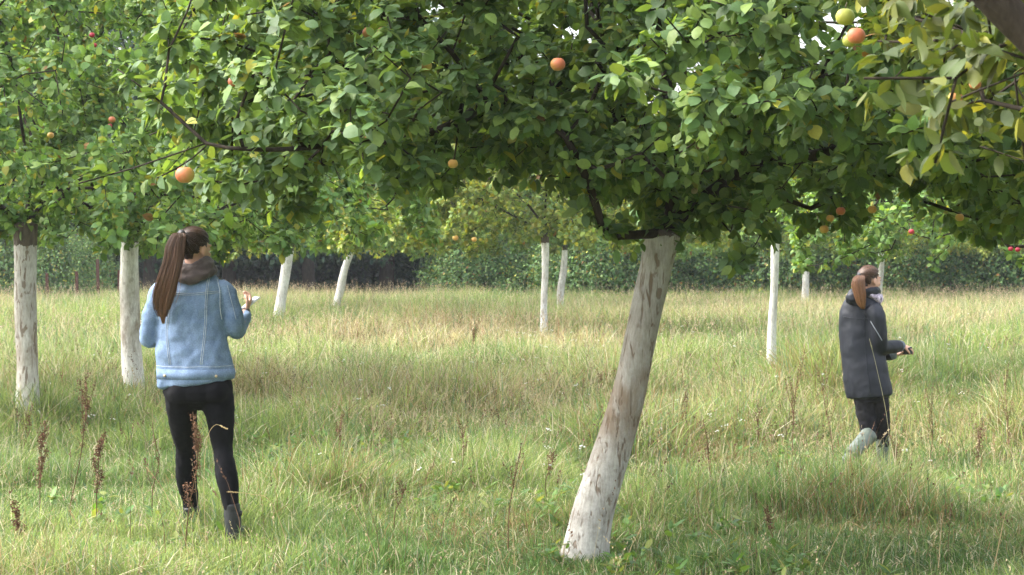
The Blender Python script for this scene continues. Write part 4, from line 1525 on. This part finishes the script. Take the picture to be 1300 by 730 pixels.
def ring_band(bvh, base, z, cx, cy, w_, lift, name, mat, parent, n=72):
    """a band that wraps a body at height z (world), following its surface"""
    mb = MB(); rows = []
    for dz, lf in ((-w_ / 2, 0.0), (-w_ / 2, lift), (0, lift * 1.15), (w_ / 2, lift), (w_ / 2, 0.0)):
        row = []
        for k in range(n):
            a = 2 * math.pi * k / n
            d = Vector((math.cos(a), math.sin(a), 0))
            o = Vector((cx - base[0], cy - base[1], z + dz - base[2]))
            h, nr, _, _ = bvh.ray_cast(o + d * .6, -d)
            if h is None: h = o + d * .15
            row.append(np.array(h) + np.array(d) * (lf - .001))
        rows.append(row)
    v = np.array(rows).reshape(-1, 3)
    m = len(rows)
    q = [(i * n + k, i * n + (k + 1) % n, (i + 1) * n + (k + 1) % n, (i + 1) * n + k) for i in range(m - 1) for k in range(n)]
    mb.add(v, None, q)
    return link(name, mb.mesh(name), mat, parent)


hz = w1(249, 474)
ring_band(bv, b1, hz[2], hz[0], Y1, .052, .005, "waistband", jacket.data.materials[0], person1)
# seams: two long back seams, yoke seam, sleeve seams, hem stitching
seams = MB()


def seam(pxs, bvh, mb, Wf, base, w_=.0028, lift=.0016, dense=26, dirn=(0, 1, 0)):
    pl = catmull([np.array([a, b_]) for a, b_ in pxs], dense)
    prev = []
    for a, b_ in pl:
        p = Wf(a, b_) - base
        h, nr, _, _ = bvh.ray_cast(Vector((p[0], -1.0, p[2])), Vector((0, 1, 0)))
        if h is not None: prev.append(np.array(h) + np.array(nr) * lift)
    if len(prev) > 3: mb.tube(prev, w_, 5, True)


for off in (0, 2.2):
    seam([(266 + off, 352), (264 + off, 380), (262 + off, 420), (258 + off, 462)], bv, seams, w1, b1, .0018, .0010)
    seam([(222 + off, 352), (219 + off, 380), (214 + off, 420), (218 + off, 462)], bv, seams, w1, b1, .0018, .0010)
    seam([(205, 372 + off), (222, 371 + off), (245, 372 + off), (268, 370 + off), (283, 369 + off)], bv, seams, w1, b1, .0013)
seam([(277, 354), (281, 370), (281, 390), (283, 405)], bv, seams, w1, b1, .0022)
seam([(212, 356), (207, 372), (206, 392), (203, 405)], bv, seams, w1, b1, .0022)
seam([(290, 362), (296, 385), (301, 405)], bv, seams, w1, b1, .0014)
sm = seams.mesh("back_seam")
link("back_seam", sm, m_thread, jacket)
st = MB()
bv2 = bv
for zz in (463.5,):
    seam([(201, zz), (225, zz + 1), (249, zz + 1), (275, zz + 1), (296, zz)], bv, st, w1, b1, .0014, .0075)
link("hem_stitching", st.mesh("hem_stitching"), m_thread, jacket)
for px in (213, 277):
    p = w1(px, 476) - b1
    h, nr, _, _ = bv.ray_cast(Vector((p[0], -1, p[2])), Vector((0, 1, 0)))
    if h is not None:
        mb = MB(); mb.tube([np.array(h) + np.array(nr) * .004, np.array(h) + np.array(nr) * .010], .0075, 12)
        link("button", mb.mesh("button"), m_button, jacket)

lg = MB()
torso(lg, [(249, 468, 38), (250, 484, 43), (251, 497, 45), (251.5, 508, 40)], Y1, w1, [.55, .60, .64, .62], (1, 0, 0), 16)
lg.ellipsoid(w1(230, 497, -.035), (.082, .088, .075)); lg.ellipsoid(w1(273, 497, -.035), (.082, .088, .075))
limb(lg, [w1(275, 500), w1(278, 520, .01), w1(281, 548, .03), w1(282.5, 572, .03), w1(287, 604, -.02), w1(293, 640, -.03), w1(294, 655, -.03)], [.088, .084, .070, .052, .061, .044, .040], 30)
limb(lg, [w1(229, 500), w1(230, 520, .06), w1(233, 548, .16), w1(235, 572, .24), w1(235.5, 604, .33), w1(240, 632, .43), w1(241, 650, .45)], [.088, .084, .070, .053, .062, .047, .041], 30)
remeshed("leggings", lg, m_blackcloth, person1, b1, .008, 5, [(.09, .010), (.03, .006)])


def boot(top, ankle, toe_dir, gz, name, mat, parent, base, r=.047, tall=.18, k=1.0):
    mb = MB()
    a = np.array(ankle, float)
    heel = np.array([a[0], a[1], gz + .035])
    t = np.array(toe_dir, float); t /= np.linalg.norm(t)
    mb.tube(catmull([np.array(top), (np.array(top) + a) / 2, a, heel], 12), np.linspace(r, r * .95, 12), 20)
    mb.tube(catmull([heel - t * .035, heel + t * .06, heel + t * .14, heel + t * .19 - [0, 0, .005]], 12), [.040, .045, .046, .046, .045, .044, .043, .042, .041, .038, .034, .028], 20, side=np.cross(t, [0, 0, 1]), ratio=.85)
    o = remeshed(name, mb, mat, parent, base, .007, 4, [(.05, .008)])
    so = MB()
    c = heel + t * .07; c[2] = gz + .008
    s_ = np.cross(t, [0, 0, 1])
    prof = [(-.115, .0), (-.10, .036), (-.03, .036), (.03, .042), (.09, .044), (.125, .03), (.14, 0), (.125, -.03), (.09, -.044), (.03, -.042), (-.03, -.036), (-.10, -.036)]
    v = []
    for z in (-.008, .012): v += [c + t * p[0] + s_ * p[1] + np.array([0, 0, z]) for p in prof]
    n = len(prof)
    v += [c + [0, 0, -.008], c + [0, 0, .012]]
    so.add(v, [(2 * n, (i + 1) % n, i) for i in range(n)] + [(2 * n + 1, n + i, n + (i + 1) % n) for i in range(n)], [(i, (i + 1) % n, n + (i + 1) % n, n + i) for i in range(n)])
    link("sole", so.mesh("sole", base, False), mat, o)
    return o


boot(w1(293.5, 640, -.03), w1(295.5, 670, -.03), (.25, 1, 0), 0.0, "boot", m_boot, person1, b1)
boot(w1(241, 643, .44), w1(242, 658, .46), (.1, 1, 0), 0.0, "boot", m_boot, person1, b1)
# strap tabs on the boot shafts
mb = MB(); mb.box(w1(305, 652, -.03), (.006, .022, .012)); link("boot_strap", mb.mesh("boot_strap", b1), m_boot, person1)

# thick snood round the neck
sc = MB()
th = np.linspace(0, 2 * math.pi, 25)[:-1]
c0 = w1(248, 343, -.01)
for ring_, (ry_, rz_, tr_, dz) in enumerate(((.088, .075, .028, -.012), (.076, .068, .026, .014), (.066, .062, .020, .034))):
    pts = [c0 + np.array([math.cos(a) * ry_ * 1.05, math.sin(a) * rz_ - .005, dz + .012 * math.sin(2 * a + ring_) + .012 * math.cos(a)]) for a in np.linspace(0, 2 * math.pi, 26)]
    sc.tube(pts, tr_, 12)
limb(sc, [w1(226, 353, -.07), w1(240, 355, -.10), w1(256, 350, -.09), w1(268, 345, -.04)], [.02, .030, .028, .022], 14)
remeshed("snood", sc, m_scarf, person1, b1, .007, 3, [(.04, .012)])
# cuffs of the grey top
for (a, b_) in ((w1(309.5, 401, .20), w1(312, 394.5, .235)), (w1(216, 412, .235), w1(221, 407, .26))):
    mb = MB(); mb.tube(catmull([a, (a + b_) / 2, b_], 6), [.031, .0315, .030, .030, .029, .027], 16)
    link("cuff", mb.mesh("cuff", b1), m_scarf, person1)

# hair: scalp hair combed back to a high tie, then a long ponytail over the left shoulder
rs = np.random.RandomState(3)
rr, ff, uu = frame(head_f)
tie = hc1 - ff * .098 + uu * .062
paths = []; rads = []; cols = []
dark = np.array([.030, .016, .010]); warm = np.array([.135, .072, .040])
for k in range(900):
    # hairline points: ring from forehead round above the ears to the nape
    a = rs.uniform(-math.pi, math.pi)
    lat = rs.uniform(0, 1)
    th_ = lat * 1.0
    # direction on the skull
    az = a
    el = rs.uniform(-.75, 1.2) if abs(a) > 1.75 else (rs.uniform(.55, 1.3) if abs(a) < 1.0 else rs.uniform(.15, 1.3))
    d = ff * math.cos(az) * math.cos(el) + rr * math.sin(az) * math.cos(el) + uu * math.sin(el)
    c = hc1 - ff * .012 + uu * .02
    ax = np.array([.080, .098, .094])

    def surf(dv, off):
        l = np.array([dv @ rr, dv @ ff, dv @ uu])
        s_ = 1 / math.sqrt(((l / ax) ** 2).sum())
        return c + dv * (s_ + off)
    td = tie - c; td /= np.linalg.norm(td)
    pl = []
    off = rs.uniform(-.002, .006)
    for t in np.linspace(0, 1, 9):
        dv = d * (1 - t) + td * t
        if np.linalg.norm(dv) < .05: dv = dv + uu * .1
        dv /= np.linalg.norm(dv)
        pl.append(surf(dv, off + .004 * t))
    paths.append(np.array(pl)); rads.append(np.full(9, .0030)); cols.append(dark * rs.uniform(.7, 1.7) * .8 + warm * rs.uniform(0, .12))
spine = [tie, tie - ff * .03 + uu * .008, w1(226, 300, -.12), w1(222, 314, -.135), w1(220, 330, -.145), w1(214, 352, -.15), w1(209, 372, -.145), w1(206, 390, -.14), w1(207, 411, -.14)]
wid = np.array([.016, .022, .040, .052, .054, .058, .060, .046, .010])
SP = catmull(spine, 20); WD = np.interp(np.linspace(0, 8, 20), np.arange(9), wid)
LOCKS = [(math.cos(i * 2.4) * .8 * math.sqrt(i / 13.), math.sin(i * 2.4) * .8 * math.sqrt(i / 13.), rs.normal(0, .20, 2), rs.uniform(15, 19.5), rs.uniform(0, 6.28), rs.uniform(1.5, 4)) for i in range(14)]
for k in range(1900):
    lk = LOCKS[rs.randint(len(LOCKS))]
    t_ = rs.uniform(0, 6.28); u_ = .26 * math.sqrt(rs.uniform(0, 1))
    lx, ly = lk[0] + math.cos(t_) * u_, lk[1] + math.sin(t_) * u_
    a = math.atan2(ly, lx); q = math.hypot(lx, ly)
    dr = np.array(lk[2]) + rs.normal(0, .06 if rs.uniform() < .93 else .5, 2); end = int(np.clip(rs.normal(lk[3], 1.2), 11, 20))
    ph = lk[4] + rs.normal(0, .15); fr = lk[5]
    pl = []
    for i in range(end):
        t = i / 19
        ox = math.cos(a) * q + dr[0] * t + .07 * math.sin(fr * t * 3 + ph)
        oy = math.sin(a) * q + dr[1] * t + .07 * math.cos(fr * t * 3 + ph)
        pl.append(SP[i] + np.array([ox * WD[i], oy * WD[i] * .45, 0]))
    g = np.linspace(0, 1, end)[:, None]
    cc = (dark * 1.7 * (1 - g) + warm * 1.35 * g) * rs.uniform(.6, 1.45)
    paths.append(np.array(pl)); rads.append(np.linspace(.0022, .0010, end)); cols.append(cc)
hm = strands(paths, rads, cols)
hm.ellipsoid(hc1 - ff * .013 + uu * .021, (.0775, .0945, .091), np.stack([rr, ff, uu], 1), c=dark)   # scalp hair under the strands
hair = link("hair", hm.mesh("hair", b1), m_hair, person1)
# trim the hair cap off the face
bm = bmesh.new(); bm.from_mesh(hair.data)
dl = []
for v in bm.verts:
    p = np.array(v.co) + b1 - hc1
    if np.linalg.norm(p) > .16 or v.co.z + b1[2] < hc1[2] - .13: continue
    fx, ux = p @ ff, p @ uu
    if (ux < .078 and ux >= 0 and fx > .012 + .62 * ux) or (ux < 0 and fx > -.034) or ux < -.075: dl.append(v)
bmesh.ops.delete(bm, geom=dl, context='VERTS'); bm.to_mesh(hair.data); bm.free()
mb = MB(); mb.tube([tie - ff * .004 + uu * .004, tie - ff * .022 + uu * .006], .022, 14)
link("hair_tie", mb.mesh("hair_tie", b1), m_boot, person1)

# phone
ph = MB()
pf = np.array([.62, .45, .55]); pf /= np.linalg.norm(pf)
pr, pf_, pu = frame(pf)
ph.box((0, 0, 0), (.032, .062, .0045), np.stack([pr, pf_, pu], 1))
me = ph.mesh("phone", smooth=False)
pc = w1(317, 385.5, .27)
phone = link("phone", me, m_phone, None, pc)
bvm = phone.modifiers.new("bevel", 'BEVEL'); bvm.width = .004; bvm.segments = 3
tag(phone, "slim white phone in the hand of the person in the denim jacket", "phone")
mb = MB(); mb.box(np.array([0, 0, 0]) + pu * .0052, (.029, .057, .0006), np.stack([pr, pf_, pu], 1))
link("screen", mb.mesh("screen", smooth=False), plain("phone_glass", (.55, .58, .60), .15, .6), phone)

# ---- walker in the dark coat
Y2 = 16.8
G2 = float(ground_z(2.95, 16.8))
b2 = np.array([(1103 - 650) * Y2 / FPX, Y2, G2])
w2 = lambda px, py, dy=0: W(px, py, Y2 + dy)
person2 = empty("person", b2)
tag(person2, "person in long dark hooded raincoat striding away in grey green rubber boots, short ponytail", "person")
h2f = np.array([.86, .5, -.10])
hc2 = w2(1104, 355.5)
K2 = 1.0
body = MB()
P2, R2 = head_parts(body, hc2, h2f, k=K2)
limb(body, [w2(1098, 392), w2(1100, 378), w2(1103, 364)], [.062, .055, .055], 8)
torso(body, [(1096, 386, 15), (1096, 402, 19), (1097, 440, 16), (1102, 475, 16), (1106, 500, 17), (1107, 512, 14)], Y2, w2, .6, (.95, -.3, 0))
limb(body, [w2(1112, 396, -.08), w2(1117, 420, -.10), w2(1119, 441, -.08), w2(1132, 441, -.02), w2(1144, 438.5, .06)], [.042, .040, .036, .030, .025])
limb(body, [w2(1090, 398, .12), w2(1098, 420, .22), w2(1110, 448, .22), w2(1126, 450, .22), w2(1138, 448, .18)], [.042, .040, .036, .030, .025])
hand_parts(body, w2(1145, 439, .065), (.95, .25, -.25), (.0, .3, -.9), -1, .95, .7)
hand_parts(body, w2(1138, 449.5, .175), (.9, -.2, .1), (0, -.2, .9), 1, .95, .7)
limb(body, [w2(1113, 508, .0), w2(1117, 530, .08), w2(1120, 553, .14), w2(1122, 575, .12), w2(1122, 588, .10)], [.058, .046, .038, .034, .026])
limb(body, [w2(1099, 508, .0), w2(1101, 530, .02), w2(1103, 550, .02), w2(1093, 566, -.10), w2(1083, 578, -.19)], [.058, .046, .038, .034, .026])
body.tube([w2(1122, 588, .10), w2(1123, 594, .12), w2(1130, 595, .22)], [.034, .034, .025], 12)
body.tube([w2(1082, 579, -.21), w2(1080, 585, -.24), w2(1083, 592, -.15)], [.034, .034, .025], 12)
remeshed("body", body, m_skin, person2, b2, .0065, 3)
for s_ in (-1, 1):
    e = MB(); e.ellipsoid(P2(s_ * .029, .0835, .006), (.0095, .0095, .006), R2, 12, 8)
    link("eye", e.mesh("eye", b2), plain("eye_brown", (.10, .07, .05), .2, .5), person2)
ct = MB()
torso(ct, [(1097, 374, 13), (1096, 380, 20), (1095, 388, 26), (1094, 402, 28.5), (1094, 425, 28), (1096, 450, 28), (1100, 478, 29.5), (1103, 495, 30), (1104, 503, 29.5)],
      Y2, w2, [.8, .72, .66, .64, .66, .68, .72, .74, .74], (.95, -.3, 0), 34)
limb(ct, [w2(1106, 392, -.10), w2(1113, 402, -.13), w2(1116, 422, -.13), w2(1118, 438, -.10), w2(1124, 441, -.06), w2(1136, 440, .0), w2(1142, 439, .045)], [.068, .074, .070, .068, .062, .056, .048], 24)
limb(ct, [w2(1088, 394, .14), w2(1097, 420, .22), w2(1108, 446, .22), w2(1118, 450, .22), w2(1134, 450, .19)], [.066, .066, .062, .056, .046], 24)
coat = remeshed("raincoat", ct, shell_coat(), person2, b2, .0095, 3, [(.24, .018), (.08, .008)])
hd = MB()
pts = [w2(1097, 377) + np.array([math.cos(a) * .105 * (1.0), math.sin(a) * .088, .025 - .028 * math.cos(a - 2.6)]) for a in np.linspace(0, 2 * math.pi, 24)]
hd.tube(pts, .034, 12)
hd.ellipsoid(w2(1085, 379, -.07), (.075, .07, .062)); hd.ellipsoid(w2(1083, 373, -.06), (.045, .05, .045))
remeshed("hood", hd, coat.data.materials[0], person2, b2, .008, 3, [(.05, .022)])
m_scarf2 = plain("mauve_white_scarf", (0.42, 0.36, 0.44), .95, .1, (38, .85), (20, .01), .3)
s2 = MB()
pts = [w2(1105, 375) + np.array([math.cos(a) * .082, math.sin(a) * .078, .012 * math.sin(2 * a) - .02 * math.cos(a)]) for a in np.linspace(0, 2 * math.pi, 24)]
s2.tube(pts, .028, 12)
s2.ellipsoid(w2(1115, 380, -.045), (.035, .035, .05))
remeshed("scarf", s2, m_scarf2, person2, b2, .007, 2, [(.04, .015)])
# coat details: cuffs, side pocket zip, back seam, drawcord end
bc = BVHTree.FromPolygons([v.co for v in coat.data.vertices], [p.vertices[:] for p in coat.data.polygons])
z_ = MB()
seam([(1101, 407), (1106, 416), (1112, 426), (1115, 431)], bc, z_, w2, b2, .0035, .001, 16)
link("pocket_zip", z_.mesh("pocket_zip"), plain("grey_zip", (.25, .27, .30), .5, .4), coat)
z_ = MB()
seam([(1096, 388), (1094, 420), (1097, 460), (1101, 500)], bc, z_, w2, b2, .003, .0015, 30)
seam([(1070, 402), (1085, 404), (1100, 404)], bc, z_, w2, b2, .0025, .0015, 16)
link("coat_seam", z_.mesh("coat_seam"), coat.data.materials[0], coat)
m_cuff = plain("blue_grey_knit", (.16, .19, .23), .9, .1, (40, .3), (30, .004))
mb = MB(); mb.tube(catmull([w2(1140, 439.2, .03), w2(1143, 439, .05), w2(1146, 438.8, .07)], 6), [.045, .047, .046, .044, .040, .034], 16); link("cuff", mb.mesh("cuff", b2), m_cuff, person2)
mb = MB(); mb.tube(catmull([w2(1132, 450, .19), w2(1135, 450, .18), w2(1138, 449.5, .175)], 6), [.043, .044, .043, .041, .038, .033], 16); link("cuff", mb.mesh("cuff", b2), m_cuff, person2)
l2 = MB()
torso(l2, [(1105, 485, 22), (1106, 498, 24), (1107, 510, 21)], Y2, w2, .75, (1, 0, 0), 12)
limb(l2, [w2(1115, 505, .0), w2(1118, 527, .06), w2(1121, 548, .12), w2(1122, 568, .12)], [.090, .078, .064, .056], 18)
limb(l2, [w2(1098, 505, .0), w2(1100, 527, .02), w2(1103, 548, .02), w2(1097, 560, -.06)], [.090, .078, .062, .054], 18)
remeshed("leggings", l2, plain("charcoal_jeans", (.022, .021, .025), .85, .15, (10, .3), (12, .01)), person2, b2, .009, 4, [(.06, .014)])
m_welly = plain("grey_green_rubber", (0.11, 0.135, 0.11), .45, .45, (9, .25), (12, .006))
bt = MB()
bt.tube(catmull([w2(1122, 556, .13), w2(1122, 575, .12), w2(1123, 590, .11)], 10), np.linspace(.064, .047, 10), 20)
bt.tube(catmull([w2(1118, 592, .08), w2(1124, 592.5, .14), w2(1131, 593, .24), w2(1134, 594, .29)], 10), [.040, .044, .045, .045, .044, .043, .041, .038, .034, .028], 18)
remeshed("rubber_boot", bt, m_welly, person2, b2, .008, 3, [(.05, .010)])
bt = MB()
bt.tube(catmull([w2(1104, 552, .0), w2(1093, 565, -.10), w2(1080, 578, -.21)], 10), np.linspace(.072, .058, 10), 20)
bt.tube(catmull([w2(1077, 579, -.25), w2(1077, 587, -.22), w2(1081, 595, -.14), w2(1085, 598, -.09)], 10), [.042, .045, .046, .045, .044, .043, .041, .038, .034, .028], 18)
remeshed("rubber_boot", bt, m_welly, person2, b2, .008, 3, [(.05, .010)])
# hair
rr, ff, uu = frame(h2f)
tie = hc2 - ff * .100 + uu * .030
paths = []; rads = []; cols = []
dark = np.array([.045, .023, .013]); warm = np.array([.24, .12, .055])
for k in range(700):
    az = rs.uniform(-math.pi, math.pi)
    el = rs.uniform(-.75, 1.2) if abs(az) > 1.75 else (rs.uniform(.55, 1.3) if abs(az) < 1.0 else rs.uniform(.15, 1.3))
    d = ff * math.cos(az) * math.cos(el) + rr * math.sin(az) * math.cos(el) + uu * math.sin(el)
    c = hc2 - ff * .012 + uu * .02
    ax = np.array([.081, .099, .095]); td = tie - c; td /= np.linalg.norm(td); pl = []; off = rs.uniform(-.002, .006)
    for t in np.linspace(0, 1, 8):
        dv = d * (1 - t) + td * t
        if np.linalg.norm(dv) < .05: dv = dv + uu * .1
        dv /= np.linalg.norm(dv)
        l = np.array([dv @ rr, dv @ ff, dv @ uu]); s_ = 1 / math.sqrt(((l / ax) ** 2).sum())
        pl.append(c + dv * (s_ + off))
    paths.append(np.array(pl)); rads.append(np.full(8, .0034)); cols.append(dark * rs.uniform(.7, 1.7) + warm * rs.uniform(0, .12))
spine = [tie, w2(1091, 352, -.12), w2(1090, 362, -.14), w2(1092, 374, -.15), w2(1094, 386, -.15), w2(1096, 392, -.14)]
wid = np.array([.022, .048, .056, .046, .032, .012])
SP = catmull(spine, 14); WD = np.interp(np.linspace(0, 5, 14), np.arange(6), wid)
for k in range(600):
    a = rs.uniform(0, 2 * math.pi); q = math.sqrt(rs.uniform(0, 1)); dr = rs.normal(0, .12, 2); end = rs.randint(10, 15)
    pl = [SP[i] + np.array([(math.cos(a) * q + dr[0] * i / 13) * WD[i], (math.sin(a) * q + dr[1] * i / 13) * WD[i] * .5, 0]) for i in range(end)]
    g = np.linspace(0, 1, end)[:, None]
    paths.append(np.array(pl)); rads.append(np.linspace(.003, .0016, end)); cols.append((dark * 2.4 * (1 - g) + warm * 1.25 * g) * rs.uniform(.65, 1.4))
hm = strands(paths, rads, cols)
hm.ellipsoid(hc2 - ff * .013 + uu * .021, (.0775, .0945, .091), np.stack([rr, ff, uu], 1), c=dark)
hair2 = link("hair", hm.mesh("hair", b2), m_hair, person2)
bm = bmesh.new(); bm.from_mesh(hair2.data)
dl = []
for v in bm.verts:
    p = np.array(v.co) + b2 - hc2
    if np.linalg.norm(p) > .16 or v.co.z + b2[2] < hc2[2] - .13: continue
    fx, ux = p @ ff, p @ uu
    if (ux < .078 and ux >= 0 and fx > .012 + .62 * ux) or (ux < 0 and fx > -.034) or ux < -.075: dl.append(v)
bmesh.ops.delete(bm, geom=dl, context='VERTS'); bm.to_mesh(hair2.data); bm.free()
mb = MB(); mb.tube([tie - ff * .004, tie - ff * .020], .022, 14)
link("hair_tie", mb.mesh("hair_tie", b2), m_boot, person2)
mb = MB()
mb.box((0, 0, 0), (.055, .02, .03)); mb.tube([(0, .02, 0), (0, .05, 0)], .022, 16)
cm = link("camera", mb.mesh("camera", smooth=False), m_phone_dark, None, w2(1151, 445, .10))
cm.name = "handheld_camera"
cm.rotation_euler = (R(10), 0, R(-60))
bvm = cm.modifiers.new("bevel", 'BEVEL'); bvm.width = .004; bvm.segments = 2
tag(cm, "small dark device held out by the person in the raincoat", "handheld device")

# ------------------------------------------------------------------ haze
hzm, N, L, out = new_mat("morning_haze")
pv = N.new("ShaderNodeVolumePrincipled")
pv.inputs['Color'].default_value = (0.88, 0.93, 1.0, 1)
pv.inputs['Density'].default_value = 0.0005
pv.inputs['Anisotropy'].default_value = 0.3
L.new(pv.outputs[0], out.inputs['Volume'])
mb = MB(); mb.box((0, 180, 7.5), (270, 250, 9.5))
hzb = link("haze", mb.mesh("haze", smooth=False), hzm)
tag(hzb, "thin pale morning haze over the meadow", "haze", kind="stuff")
